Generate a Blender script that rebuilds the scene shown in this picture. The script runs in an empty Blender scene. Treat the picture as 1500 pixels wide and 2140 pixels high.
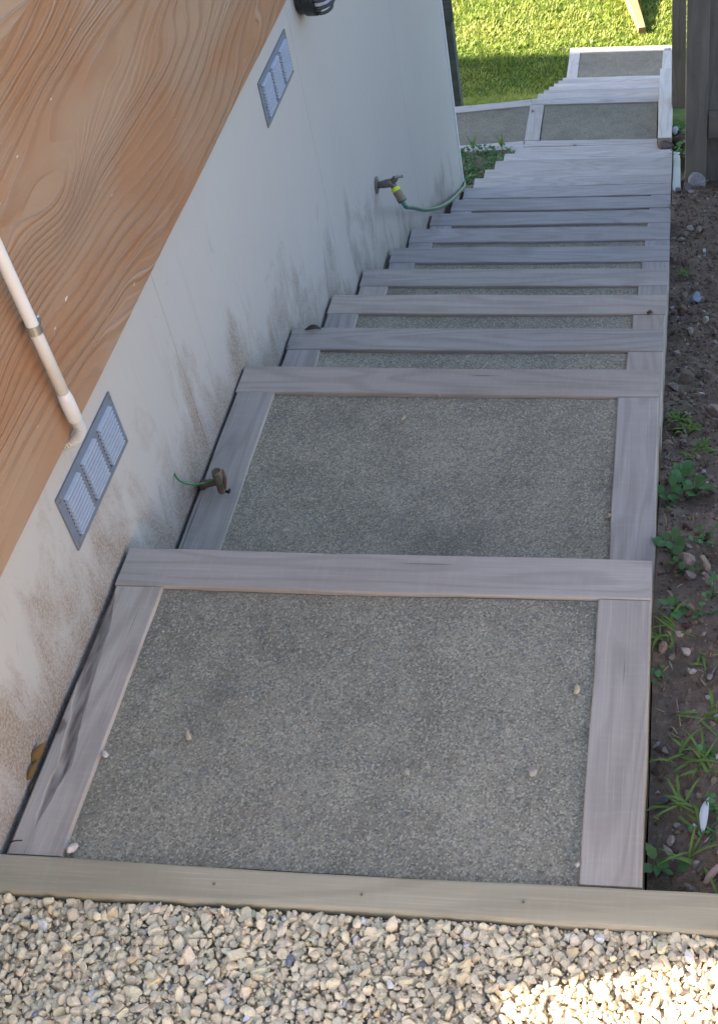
import bpy, bmesh, math, random
import numpy as np
from mathutils import Vector, Matrix, Euler

S = bpy.context.scene
COL = S.collection
R = math.radians

# ------------------------------------------------------------------ camera
CW, CH = 1500.0, 2140.0                       # photograph size the camera was solved on
CF, CCX, CCY = 2711.99, 1033.89, 1031.19      # focal length and principal point in its pixels
CROT = (0.7890761, 0.0905928, 0.1066807)
CPOS = (0.54151, -1.19908, 1.77825)
cd = bpy.data.cameras.new('camera')
cam = bpy.data.objects.new('camera', cd)
COL.objects.link(cam)
cam.location = CPOS
cam.rotation_euler = CROT
cd.sensor_fit = 'HORIZONTAL'
cd.sensor_width = 36.0
cd.lens = CF / CW * 36.0
cd.shift_x = -(CCX - CW / 2) / CW
cd.shift_y = (CCY - CH / 2) / CW
cd.clip_start = 0.05
cd.clip_end = 500
S.camera = cam

# ------------------------------------------------------------------ light
SUN_EL = R(32)
LDX, LDY = 0.98, 0.20                        # horizontal travel direction of the light
wd = bpy.data.worlds.new('World')
S.world = wd
wd.use_nodes = True
wt = wd.node_tree
sky = wt.nodes.new('ShaderNodeTexSky')
sky.sky_type = 'NISHITA'
sky.sun_disc = False
sky.sun_elevation = SUN_EL
sky.sun_rotation = math.atan2(-LDX, -LDY)
sky.air_density = 1.0
sky.dust_density = 1.2
sky.ozone_density = 1.0
bg = wt.nodes['Background']
bg.inputs['Strength'].default_value = 0.08
wt.links.new(sky.outputs[0], bg.inputs['Color'])
sl = bpy.data.lights.new('sun', 'SUN')
sl.energy = 4.3
sl.angle = R(0.53)
sl.color = (1.0, 0.91, 0.77)
sun = bpy.data.objects.new('sun', sl)
COL.objects.link(sun)
ld = Vector((LDX * math.cos(SUN_EL), LDY * math.cos(SUN_EL), -math.sin(SUN_EL)))
sun.rotation_euler = ld.to_track_quat('-Z', 'Y').to_euler()
sun.location = (-6, -3, 9)
S.view_settings.view_transform = 'Standard'
S.view_settings.look = 'None'
S.view_settings.gamma = 1.0
S.view_settings.use_curve_mapping = False
S.view_settings.exposure = 2.93
S.view_settings.use_white_balance = True      # camera white balance set for open shade
S.view_settings.white_balance_temperature = 6400
S.view_settings.white_balance_tint = 16.5

# ------------------------------------------------------------------ helpers
rng = np.random.default_rng(11)
random.seed(5)
CM = np.array(Euler(CROT, 'XYZ').to_matrix())
CP = np.array(CPOS)

def ray(u, v):
    return CM @ np.array([(u - CCX) / CF, -(v - CCY) / CF, -1.0])

def onz(u, v, z):
    d = ray(u, v)
    return Vector(CP + d * (z - CP[2]) / d[2])

def onx(u, v, x):
    d = ray(u, v)
    return Vector(CP + d * (x - CP[0]) / d[0])

def ony(u, v, y):
    d = ray(u, v)
    return Vector(CP + d * (y - CP[1]) / d[1])

WL = {}

def tag(o, label=None, cat=None, group=None, kind=None):
    if label: o['label'] = label
    if cat: o['category'] = cat
    if group: o['group'] = group
    if kind: o['kind'] = kind
    return o

def link(o, loc=(0, 0, 0), rot=(0, 0, 0), parent=None):
    COL.objects.link(o)
    o.location = loc
    o.rotation_euler = rot
    WL[o.name] = Vector(loc)
    if parent is not None:
        o.parent = parent
        o.matrix_parent_inverse = Matrix.Translation(-WL[parent.name])
    return o

def empty(name, loc):
    o = bpy.data.objects.new(name, None)
    o.empty_display_size = 0.05
    return link(o, loc)

def mk(name, verts, faces, mat, parent=None, loc=(0, 0, 0), rot=(0, 0, 0), smooth=False):
    me = bpy.data.meshes.new(name)
    me.from_pydata([tuple(v) for v in verts], [], [tuple(f) for f in faces])
    me.materials.append(mat)
    if smooth:
        me.polygons.foreach_set('use_smooth', [True] * len(me.polygons))
    me.update()
    return link(bpy.data.objects.new(name, me), loc, rot, parent)

def mk_np(name, V, F, mat, k=3, smooth=False, col=None, kind=None):
    """big mesh from arrays; all faces with k corners; col = per-vertex colour"""
    me = bpy.data.meshes.new(name)
    me.vertices.add(len(V)); me.vertices.foreach_set('co', V.astype(np.float32).ravel())
    me.loops.add(F.size); me.loops.foreach_set('vertex_index', F.astype(np.int32).ravel())
    me.polygons.add(len(F))
    me.polygons.foreach_set('loop_start', np.arange(0, F.size, k, dtype=np.int32))
    me.polygons.foreach_set('loop_total', np.full(len(F), k, np.int32))
    me.polygons.foreach_set('use_smooth', np.full(len(F), bool(smooth)))
    me.update(calc_edges=True)
    me.validate()
    if col is not None:
        a = me.color_attributes.new('tint', 'FLOAT_COLOR', 'POINT')
        c = np.ones((len(V), 4), np.float32); c[:, :3] = col
        a.data.foreach_set('color', c.ravel())
    me.materials.append(mat)
    return link(bpy.data.objects.new(name, me))

def bm_obj(name, bm, mat, parent=None, loc=(0, 0, 0), rot=(0, 0, 0), smooth=False):
    me = bpy.data.meshes.new(name)
    bm.to_mesh(me); bm.free()
    me.materials.append(mat)
    if smooth:
        me.polygons.foreach_set('use_smooth', [True] * len(me.polygons))
    return link(bpy.data.objects.new(name, me), loc, rot, parent)

def box(name, lo, hi, mat, parent=None, bev=0.0):
    lo, hi = Vector(lo), Vector(hi)
    c = (lo + hi) / 2
    d = hi - lo
    bm = bmesh.new()
    bmesh.ops.create_cube(bm, size=1.0)
    for v in bm.verts:
        v.co = Vector((v.co.x * d.x, v.co.y * d.y, v.co.z * d.z))
    if bev:
        bmesh.ops.bevel(bm, geom=bm.edges[:], offset=bev, segments=2, affect='EDGES')
    return bm_obj(name, bm, mat, parent, c)

def timber(name, L, W, H, mat, parent, loc, rotz=0.0, bev=0.003, wob=0.0007, n=14, color=None, rot=None):
    """sawn timber: rounded section swept along local X with slightly wandering arrises"""
    prof = []
    for sx, sz in ((1, 1), (-1, 1), (-1, -1), (1, -1)):
        cxp, czp = sx * (W / 2 - bev), sz * (H / 2 - bev)
        a0 = {(1, 1): 0, (-1, 1): 90, (-1, -1): 180, (1, -1): 270}[(sx, sz)]
        for a in (0, 45, 90):
            t = R(a0 + a)
            prof.append((cxp + bev * math.cos(t), czp + bev * math.sin(t)))
    m = len(prof)
    vs, fs = [], []
    ph = [random.uniform(0, 6.28) for _ in range(8)]
    for i in range(n + 1):
        t = i / n
        x = (t - 0.5) * L
        for j, (py, pz) in enumerate(prof):
            q = j // 3
            wy = wob * (math.sin(3.1 * t * 3 + ph[q]) + 0.6 * math.sin(17 * t + ph[q + 4])) + random.uniform(-.3, .3) * wob
            wz = 0.7 * wob * math.sin(4.3 * t * 2 + ph[(q + 2) % 8]) + random.uniform(-.2, .2) * wob
            vs.append((x, py + wy, pz + wz))
    for i in range(n):
        for j in range(m):
            a, b = i * m + j, i * m + (j + 1) % m
            fs.append((a, b, b + m, a + m))
    fs.append(tuple(range(m))[::-1])
    fs.append(tuple(n * m + j for j in range(m)))
    # flip if needed: outward check through bmesh
    bm = bmesh.new()
    bv = [bm.verts.new(v) for v in vs]
    for f in fs: bm.faces.new([bv[k] for k in f])
    bmesh.ops.recalc_face_normals(bm, faces=bm.faces[:])
    o = bm_obj(name, bm, mat, parent, loc, rot if rot else (0, 0, rotz))
    if color: o.color = (*color, 1)
    return o

def tube_data(pts, rad, k=8, cap=True):
    pts = [Vector(p) for p in pts]
    n = len(pts)
    if not hasattr(rad, '__len__'): rad = [rad] * n
    vs, fs = [], []
    t0 = (pts[1] - pts[0]).normalized()
    u = t0.orthogonal().normalized()
    for i, p in enumerate(pts):
        t = (pts[min(i + 1, n - 1)] - pts[max(i - 1, 0)]).normalized()
        u = (u - t * u.dot(t)).normalized()
        w = t.cross(u)
        for j in range(k):
            a = 2 * math.pi * j / k
            vs.append(p + (u * math.cos(a) + w * math.sin(a)) * rad[i])
    for i in range(n - 1):
        for j in range(k):
            a, b = i * k + j, i * k + (j + 1) % k
            fs.append((a, b, b + k, a + k))
    if cap:
        fs.append(tuple(range(k))[::-1]); fs.append(tuple((n - 1) * k + j for j in range(k)))
    return vs, fs

def tube(name, pts, rad, mat, parent=None, k=10, smooth=True):
    loc = Vector(pts[0]) if parent is None else (0, 0, 0)
    vs, fs = tube_data(pts, rad, k)
    base = Vector(loc)
    return mk(name, [v - base for v in vs], fs, mat, parent, loc, smooth=smooth)

def spline(pts, n=8):
    """Catmull-Rom through pts"""
    P = [Vector(p) for p in pts]
    P = [P[0] * 2 - P[1]] + P + [P[-1] * 2 - P[-2]]
    out = []
    for i in range(1, len(P) - 2):
        for k in range(n):
            t = k / n
            a, b, c, d = P[i - 1], P[i], P[i + 1], P[i + 2]
            out.append(0.5 * ((2 * b) + (c - a) * t + (2 * a - 5 * b + 4 * c - d) * t * t + (3 * b - a - 3 * c + d) * t ** 3))
    out.append(P[-2])
    return out

def hash2(ix, iy, seed):
    h = (ix.astype(np.int64) * 374761393 + iy.astype(np.int64) * 668265263 + seed * 982451653) & 0x7fffffff
    h = ((h ^ (h >> 13)) * 1274126177) & 0x7fffffff
    return ((h ^ (h >> 16)) & 0xffff) / 65535.0

def vnoise(x, y, seed=0):
    x = np.asarray(x, float); y = np.asarray(y, float)
    ix, iy = np.floor(x), np.floor(y)
    fx, fy = x - ix, y - iy
    fx = fx * fx * (3 - 2 * fx); fy = fy * fy * (3 - 2 * fy)
    a = hash2(ix, iy, seed); b = hash2(ix + 1, iy, seed); c = hash2(ix, iy + 1, seed); d = hash2(ix + 1, iy + 1, seed)
    return (a * (1 - fx) + b * fx) * (1 - fy) + (c * (1 - fx) + d * fx) * fy - 0.5

def fbm(x, y, seed=0, o=4):
    s, amp = 0, 1.0
    for i in range(o):
        s = s + amp * vnoise(x * 2 ** i, y * 2 ** i, seed + i); amp *= 0.5
    return s

# ------------------------------------------------------------------ materials
class NT:
    def __init__(self, name, rough=0.8, spec=0.3):
        self.m = bpy.data.materials.new(name)
        self.m.use_nodes = True
        self.t = self.m.node_tree
        self.b = self.t.nodes['Principled BSDF']
        self.b.inputs['Roughness'].default_value = rough
        self.b.inputs['Specular IOR Level'].default_value = spec
        self.tc = None
    def n(self, typ, **kw):
        o = self.t.nodes.new('ShaderNode' + typ)
        for k, v in kw.items(): setattr(o, k, v)
        return o
    def l(self, a, b): self.t.links.new(a, b)
    def coord(self, which='Object'):
        if not self.tc: self.tc = self.n('TexCoord')
        return self.tc.outputs[which]
    def sock(self, node, i, v):
        if hasattr(v, 'links') or hasattr(v, 'is_output'): self.l(v, node.inputs[i])
        else: node.inputs[i].default_value = v
    def map(self, vec, scale=(1, 1, 1), loc=(0, 0, 0), rot=(0, 0, 0)):
        o = self.n('Mapping')
        self.l(vec, o.inputs['Vector'])
        self.sock(o, 'Scale', scale); self.sock(o, 'Location', loc); self.sock(o, 'Rotation', rot)
        return o.outputs[0]
    def noise(self, vec, scale=5, detail=4, rough=0.55, dist=0.0):
        o = self.n('TexNoise')
        self.l(vec, o.inputs['Vector'])
        o.inputs['Scale'].default_value = scale; o.inputs['Detail'].default_value = detail
        o.inputs['Roughness'].default_value = rough; o.inputs['Distortion'].default_value = dist
        return o.outputs['Fac']
    def voro(self, vec, scale=5, out='Distance', feature='F1', rand=1.0):
        o = self.n('TexVoronoi', feature=feature)
        self.l(vec, o.inputs['Vector'])
        o.inputs['Scale'].default_value = scale
        o.inputs['Randomness'].default_value = rand
        return o.outputs[out]
    def math(self, op, a, b=0.0, c=0.0):
        o = self.n('Math', operation=op)
        self.sock(o, 0, a); self.sock(o, 1, b); self.sock(o, 2, c)
        return o.outputs[0]
    def vmath(self, op, a, b=(0, 0, 0)):
        o = self.n('VectorMath', operation=op)
        self.sock(o, 0, a); self.sock(o, 1, b)
        return o.outputs[0]
    def ramp(self, fac, stops, interp='LINEAR'):
        o = self.n('ValToRGB')
        self.l(fac, o.inputs[0])
        e = o.color_ramp.elements
        o.color_ramp.interpolation = interp
        while len(e) < len(stops): e.new(0.5)
        for k, (p, c) in enumerate(stops):
            e[k].position = p
            e[k].color = (c, c, c, 1) if not hasattr(c, '__len__') else (*c, 1)
        return o.outputs[0]
    def mix(self, fac, a, b, mode='MIX'):
        o = self.n('Mix', data_type='RGBA', blend_type=mode)
        self.sock(o, 0, fac)
        for i, v in ((6, a), (7, b)):
            if hasattr(v, '__len__'): v = (*v, 1) if len(v) == 3 else v
            self.sock(o, i, v)
        return o.outputs[2]
    def attr(self, name, out='Color'):
        o = self.n('Attribute'); o.attribute_name = name
        return o.outputs[out]
    def info(self, out):
        return self.n('ObjectInfo').outputs[out]
    def color(self, v):
        if hasattr(v, '__len__'): v = (*v, 1)
        self.sock(self.b, 'Base Color', v); return self
    def bump(self, h, strength=0.3, dist=0.002):
        o = self.n('Bump')
        o.inputs['Strength'].default_value = strength; o.inputs['Distance'].default_value = dist
        self.l(h, o.inputs['Height'])
        self.l(o.outputs[0], self.b.inputs['Normal'])
        return self

def plain(name, c, rough=0.6, metal=0.0, spec=0.4, var=0.12, scale=30):
    t = NT(name, rough, spec)
    v = t.noise(t.coord(), scale, 3)
    t.color(t.mix(v, tuple(x * (1 - var) for x in c), tuple(min(1, x * (1 + var)) for x in c)))
    t.b.inputs['Metallic'].default_value = metal
    return t.m

def wood_mat(name, dark, light, ring=13.0, saw=0.5, stain=(0.16, 0.12, 0.10), stain_amt=0.5, rough=0.85, bump=0.35):
    """weathered sawn timber, grain along local X, per-object offset and tint"""
    t = NT(name, rough, 0.25)
    rnd = t.info('Random')
    off = t.n('CombineXYZ')
    t.l(t.math('MULTIPLY', rnd, 37.0), off.inputs[0]); t.l(t.math('MULTIPLY', rnd, 91.0), off.inputs[1]); t.l(t.math('MULTIPLY', rnd, 53.0), off.inputs[2])
    p = t.vmath('ADD', t.coord(), off.outputs[0])
    fig = t.noise(t.map(p, (0.9, 7, 7)), 1.0, 2, 0.5, 0.3)              # cathedral figure
    rings = t.math('SINE', t.math('MULTIPLY', fig, ring * 6.283))
    rings = t.math('MULTIPLY_ADD', rings, 0.5, 0.5)
    fib = t.noise(t.map(p, (7, 260, 260)), 1.0, 4, 0.65)                # fibres
    big = t.noise(t.map(p, (1.5, 6, 6)), 1.0, 4, 0.6)
    mot = t.noise(t.map(p, (9, 22, 22)), 1.0, 4, 0.6)
    base = t.mix(t.ramp(big, [(0.3, 0), (0.7, 1)]), dark, light)
    base = t.mix(t.math('MULTIPLY', t.ramp(rings, [(0.45, 0), (1, 1)]), 0.34), base, tuple(x * 0.66 for x in dark))
    base = t.mix(t.math('MULTIPLY', t.ramp(fib, [(0.35, 1), (0.62, 0)]), 0.14), base, tuple(x * 0.6 for x in dark))
    base = t.mix(t.math('MULTIPLY', t.ramp(fib, [(0.55, 0), (0.75, 1)]), 0.3), base, tuple(min(1, x * 1.35) for x in light))
    base = t.mix(t.math('MULTIPLY', t.ramp(mot, [(0.60, 0), (0.82, 1)]), stain_amt * 0.7), base, stain)
    # circular-saw strokes across the board
    sw = t.noise(t.map(p, (120, 16, 16), rot=(0, 0, 0.6)), 1.0, 2, 0.5)
    base = t.mix(t.math('MULTIPLY', t.ramp(sw, [(0.52, 0), (0.7, 1)]), saw * 0.35), base, tuple(min(1, x * 1.3) for x in light))
    # knots: only some cells carry one; dark heart, brown halo, wandering outline
    kn = t.n('TexVoronoi'); t.l(t.map(p, (4.0, 6.5, 6.5)), kn.inputs['Vector']); kn.inputs['Scale'].default_value = 1.0
    kc = t.n('SeparateColor'); t.l(kn.outputs['Color'], kc.inputs[0])
    kd = t.math('ADD', kn.outputs['Distance'], t.math('MULTIPLY', t.math('SUBTRACT', mot, 0.5), 0.18))
    has = t.ramp(kc.outputs[0], [(0.70, 0), (0.72, 1)])
    base = t.mix(t.math('MULTIPLY', t.ramp(kd, [(0.05, 0.55), (0.22, 0)]), has), base, tuple(x * 0.72 for x in dark))
    base = t.mix(t.math('MULTIPLY', t.ramp(kd, [(0.045, 0.85), (0.075, 0)]), has), base, tuple(x * 0.5 for x in stain))
    # short checks
    ck = t.noise(t.map(p, (3.2, 120, 120), loc=(4, 2, 9)), 1.0, 2, 0.4)
    ckm = t.ramp(ck, [(0.735, 0), (0.77, 1)])
    base = t.mix(t.math('MULTIPLY', ckm, 0.7), base, tuple(x * 0.35 for x in dark))
    base = t.mix(1.0, base, t.info('Color'), 'MULTIPLY')
    bk = t.n('SeparateColor'); t.l(t.attr('tint'), bk.inputs[0])        # bark, only where a mesh carries it
    barkc = t.mix(t.noise(t.map(p, (14, 120, 120)), 1.0, 4, 0.7), (0.055, 0.04, 0.03), (0.19, 0.145, 0.11))
    base = t.mix(bk.outputs[0], base, barkc)
    t.color(base)
    h = t.math('ADD', t.math('MULTIPLY', fib, 0.7), t.math('MULTIPLY', sw, 0.35 * saw))
    h = t.math('ADD', h, t.math('MULTIPLY', rings, 0.25))
    h = t.math('SUBTRACT', h, t.math('MULTIPLY', ckm, 0.8))
    t.bump(h, bump, 0.002)
    return t.m

M = {}
M['sleeper'] = wood_mat('weathered_sleeper', (0.305, 0.262, 0.208), (0.39, 0.341, 0.278), saw=0.25, stain_amt=0.22)
M['pine'] = wood_mat('treated_pine', (0.355, 0.293, 0.182), (0.445, 0.378, 0.243), ring=5, saw=0.15, stain=(0.25, 0.225, 0.13), stain_amt=0.4, bump=0.25)
M['fence'] = wood_mat('dark_fence_timber', (0.185, 0.15, 0.11), (0.28, 0.235, 0.175), ring=8, saw=0.1, stain=(0.04, 0.045, 0.025), stain_amt=0.6)
M['pale_timber'] = wood_mat('pale_treated_timber', (0.40, 0.41, 0.33), (0.56, 0.56, 0.46), ring=8, saw=0.1, stain=(0.25, 0.26, 0.18), stain_amt=0.5)
M['tan_timber'] = wood_mat('bounce_fence_timber', (0.42, 0.31, 0.185), (0.55, 0.42, 0.26), ring=8, saw=0.1, stain=(0.3, 0.21, 0.12), stain_amt=0.4)
M['greypost'] = wood_mat('grey_green_post', (0.06, 0.068, 0.055), (0.11, 0.12, 0.10), ring=6, saw=0.1, stain=(0.05, 0.055, 0.04))
M['fresh'] = wood_mat('fresh_sawn_timber', (0.30, 0.165, 0.065), (0.42, 0.26, 0.12), ring=6, saw=0.3, stain=(0.3, 0.18, 0.08))

def concrete():
    t = NT('exposed_aggregate', 0.9, 0.25)
    rnd = t.info('Random')
    off = t.n('CombineXYZ')
    t.l(t.math('MULTIPLY', rnd, 31.0), off.inputs[0]); t.l(t.math('MULTIPLY', rnd, 77.0), off.inputs[1])
    p = t.vmath('ADD', t.coord(), off.outputs[0])
    big = t.noise(p, 4.0, 6, 0.68, 0.4)
    med = t.noise(p, 14, 5, 0.65)
    fine = t.noise(p, 240, 5, 0.8)
    vo = t.n('TexVoronoi'); t.l(p, vo.inputs['Vector']); vo.inputs['Scale'].default_value = 330
    cell = t.n('SeparateColor'); t.l(vo.outputs['Color'], cell.inputs[0])
    v2 = t.n('TexVoronoi'); t.l(p, v2.inputs['Vector']); v2.inputs['Scale'].default_value = 170
    c2 = t.n('SeparateColor'); t.l(v2.outputs['Color'], c2.inputs[0])
    base = t.mix(t.ramp(big, [(0.30, 0), (0.68, 1)]), (0.185, 0.168, 0.122), (0.33, 0.30, 0.22))
    base = t.mix(t.math('MULTIPLY', t.ramp(med, [(0.4, 0), (0.7, 1)]), 0.5), base, (0.38, 0.345, 0.255))
    base = t.mix(t.math('MULTIPLY', t.ramp(cell.outputs[0], [(0.0, 1), (0.5, 0)]), 0.66), base, (0.075, 0.070, 0.058))
    base = t.mix(t.math('MULTIPLY', t.ramp(cell.outputs[1], [(0.68, 0), (0.95, 1)]), 0.6), base, (0.54, 0.49, 0.37))
    base = t.mix(t.ramp(c2.outputs[0], [(0.965, 0), (0.97, 0.5)], 'CONSTANT'), base, (0.15, 0.16, 0.19))
    base = t.mix(t.ramp(c2.outputs[1], [(0.98, 0), (0.985, 0.4)], 'CONSTANT'), base, (0.27, 0.17, 0.11))
    base = t.mix(t.math('MULTIPLY', t.ramp(fine, [(0.35, 1), (0.55, 0)]), 0.45), base, (0.10, 0.095, 0.085))
    drk = t.noise(t.map(p, (1, 1, 1), loc=(9, 3, 1)), 5.5, 4, 0.6)
    base = t.mix(t.math('MULTIPLY', t.ramp(drk, [(0.58, 0), (0.78, 1)]), 0.45), base, (0.11, 0.104, 0.088))
    t.color(t.mix(1.0, t.mix(1.0, base, (1.0, 0.968, 0.895), 'MULTIPLY'), t.info('Color'), 'MULTIPLY'))
    h = t.math('ADD', t.math('MULTIPLY', fine, 0.8), t.math('MULTIPLY', t.math('SUBTRACT', 1.0, vo.outputs['Distance']), 0.5))
    t.bump(h, 0.6, 0.003)
    return t.m
M['concrete'] = concrete()

def wall_mat():
    t = NT('painted_fibre_cement', 0.75, 0.3)
    p = t.coord()
    dirt = t.attr('tint')
    sp = t.n('SeparateColor'); t.l(dirt, sp.inputs[0])
    d = sp.outputs[0]                     # closeness to the ground line
    rust = sp.outputs[1]
    streak = t.noise(t.map(p, (1, 8, 3.0)), 1.0, 7, 0.72, 0.6)
    streak2 = t.noise(t.map(p, (1, 4, 2.8), loc=(0, 3, 7)), 1.0, 7, 0.7, 0.8)
    speck = t.noise(p, 190, 3, 0.8)
    fine = t.noise(t.map(p, (1, 90, 12)), 1.0, 3, 0.6)
    cloud = t.noise(p, 2.0, 4, 0.6)
    base = t.mix(cloud, (0.355, 0.332, 0.302), (0.41, 0.388, 0.355))
    base = t.mix(t.math('MULTIPLY', t.ramp(fine, [(0.4, 1), (0.7, 0)]), 0.10), base, (0.30, 0.29, 0.275))
    # grime: splash and run marks that thin out away from the ground line
    mixs = t.math('ADD', t.math('MULTIPLY', streak, 0.55), t.math('MULTIPLY', streak2, 0.45))
    lev = t.math('SUBTRACT', t.math('ADD', mixs, t.math('MULTIPLY', d, 0.30)), t.math('MULTIPLY_ADD', rust, -0.05, 0.71))
    m1 = t.ramp(lev, [(0.0, 0), (0.14, 1)])
    spk = t.ramp(speck, [(0.38, 0.30), (0.60, 1)])
    grime = t.mix(rust, (0.115, 0.105, 0.09), (0.185, 0.125, 0.072))
    base = t.mix(t.math('MULTIPLY', t.math('MULTIPLY', m1, spk), 0.85), base, grime)
    low = t.math('MULTIPLY', t.math('POWER', d, 6.0), 0.5)
    base = t.mix(t.math('MULTIPLY', low, spk), base, (0.14, 0.105, 0.068))
    run = t.noise(t.map(p, (1, 38, 0.9), loc=(0, 11, 2)), 1.0, 3, 0.5)
    base = t.mix(t.math('MULTIPLY', t.math('MULTIPLY', t.ramp(run, [(0.62, 0), (0.74, 1)]), d), 0.2), base, (0.17, 0.14, 0.105))
    # scattered mould dots
    dots = t.voro(t.map(p, (1, 1, 0.6)), 26)
    base = t.mix(t.math('MULTIPLY', t.ramp(dots, [(0.035, 0.8), (0.06, 0)]), 0.6), base, (0.2, 0.18, 0.15))
    t.color(base)
    t.bump(t.math('ADD', t.math('MULTIPLY', speck, 0.5), fine), 0.15, 0.001)
    return t.m
M['wall'] = wall_mat()

KNOTS = [onx(125, 425, -0.508), onx(-60, 900, -0.508)]
def cladding_mat():
    t = NT('sandblasted_cladding', 0.62, 0.35)
    oc = t.info('Color')
    p = t.vmath('ADD', t.coord(), t.vmath('MULTIPLY', t.vmath('SUBTRACT', oc, (1, 1, 1)), (17, 23, 13)))
    sx = t.n('SeparateXYZ'); t.l(p, sx.inputs[0])
    w1 = t.noise(t.map(p, (0, 0.5, 3.6), loc=(0, 1.7, .4)), 1.0, 1.5, 0.4, 0.1)
    w2 = t.noise(t.map(p, (0, 3.0, 8), loc=(0, 5, 2)), 1.0, 2, 0.5)
    v = t.math('MULTIPLY', sx.outputs[2], 46.0)
    v = t.math('ADD', v, t.math('MULTIPLY', w1, 20.0))
    v = t.math('ADD', v, t.math('MULTIPLY', w2, 1.5))
    for k, q in enumerate(KNOTS):
        dd = t.vmath('MULTIPLY', t.vmath('SUBTRACT', p, tuple(q)), (0, 9.0, 17.0) if k % 2 == 0 else (0, 7.0, 15.0))
        ln = t.n('VectorMath', operation='LENGTH'); t.l(dd, ln.inputs[0])
        g = t.math('POWER', 2.718, t.math('MULTIPLY', t.math('MULTIPLY', ln.outputs['Value'], ln.outputs['Value']), -1.0))
        v = t.math('ADD', v, t.math('MULTIPLY', g, 2.6 if k % 2 == 0 else 2.0))
    ph = t.math('FRACT', v)
    # asymmetric ridge: slow rise, sharp fall
    ridge = t.ramp(ph, [(0.0, 0.0), (0.55, 0.25), (0.82, 1.0), (0.93, 0.85), (1.0, 0.0)])
    amt = t.ramp(t.noise(t.map(p, (0, 1.6, 6), loc=(0, 8, 3)), 1.0, 2, 0.5), [(0.36, 0.12), (0.6, 1.0)])
    ridge = t.math('MULTIPLY', ridge, amt)
    ph2 = t.math('FRACT', t.math('MULTIPLY', v, 2.7))
    r2 = t.math('MULTIPLY', t.ramp(ph2, [(0.0, 0.0), (0.7, 1.0), (1.0, 0.0)]), t.ramp(t.noise(t.map(p, (0, 1.2, 7), loc=(0, 4, 9)), 1.0, 2, 0.5), [(0.45, 0.0), (0.62, 1.0)]))
    ridge = t.math('ADD', ridge, t.math('MULTIPLY', r2, 0.3))
    fib = t.noise(t.map(p, (1, 14, 330)), 1.0, 3, 0.65)
    patch = t.noise(t.map(p, (1, 2.2, 5), loc=(0, 2, 5)), 1.0, 3, 0.55)
    grit = t.noise(p, 420, 2, 0.7)
    base = t.mix(t.ramp(patch, [(0.40, 0), (0.60, 1)]), (0.27, 0.124, 0.056), (0.285, 0.178, 0.11))
    base = t.mix(t.math('MULTIPLY', t.ramp(ph, [(0.50, 0), (0.80, 1), (0.95, 1), (1.0, 0)]), t.math('MULTIPLY', amt, 0.55)), base, (0.17, 0.068, 0.034))
    base = t.mix(t.math('MULTIPLY', t.ramp(ridge, [(0.75, 0), (1, 1)]), 0.35), base, (0.52, 0.36, 0.24))
    base = t.mix(t.math('MULTIPLY', fib, 0.22), base, (0.22, 0.115, 0.06))
    base = t.mix(t.math('MULTIPLY', grit, 0.22), base, (0.45, 0.32, 0.2))
    chip = t.noise(t.map(p, (1, 30, 90)), 1.0, 2, 0.5)
    base = t.mix(t.ramp(chip, [(0.77, 0), (0.80, 0.8)]), base, (0.66, 0.55, 0.45))
    t.color(t.mix(1.0, base, oc, 'MULTIPLY'))
    h = t.math('ADD', t.math('MULTIPLY', ridge, 1.0), t.math('MULTIPLY', fib, 0.18))
    h = t.math('ADD', h, t.math('MULTIPLY', grit, 0.05))
    t.bump(h, 0.75, 0.006)
    return t.m
M['cladding'] = cladding_mat()

def tint_mat(name, rough=1.0, bumpscale=190, bstr=0.7, spec=0.05, mul=1.0):
    t = NT(name, rough, spec)
    c = t.attr('tint')
    nz = t.noise(t.coord(), bumpscale, 3, 0.7)
    t.color(t.mix(t.math('MULTIPLY', t.ramp(nz, [(0.3, 1), (0.6, 0)]), 0.35), c, t.mix(1.0, c, (0.55, 0.52, 0.48), 'MULTIPLY')))
    t.bump(nz, bstr, 0.002)
    return t.m
M['stone'] = tint_mat('loose_stone')

def stone_obj_mat():
    t = NT('field_stone', 0.9, 0.2)
    nz = t.noise(t.coord(), 60, 4, 0.7)
    c = t.info('Color')
    t.color(t.mix(t.ramp(nz, [(0.35, 0.55), (0.65, 0)]), c, t.mix(1.0, c, (0.45, 0.42, 0.38), 'MULTIPLY')))
    t.bump(nz, 0.5, 0.003)
    return t.m
M['fieldstone'] = stone_obj_mat()

def soil_mat():
    t = NT('dark_soil', 0.95, 0.15)
    p = t.coord()
    a = t.noise(p, 6, 5, 0.65); b = t.noise(p, 70, 4, 0.75); c = t.voro(p, 60, 'Color')
    sp = t.n('SeparateColor'); t.l(c, sp.inputs[0])
    base = t.mix(a, (0.095, 0.066, 0.043), (0.20, 0.145, 0.098))
    base = t.mix(t.math('MULTIPLY', t.ramp(b, [(0.45, 0), (0.7, 1)]), 0.6), base, (0.27, 0.205, 0.148))
    base = t.mix(t.ramp(sp.outputs[0], [(0.9, 0), (0.93, 0.6)], 'CONSTANT'), base, (0.20, 0.15, 0.11))
    t.color(base)
    t.bump(t.math('ADD', b, t.math('MULTIPLY', t.noise(p, 220, 3, 0.7), 0.5)), 0.9, 0.01)
    return t.m
M['soil'] = soil_mat()

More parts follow.
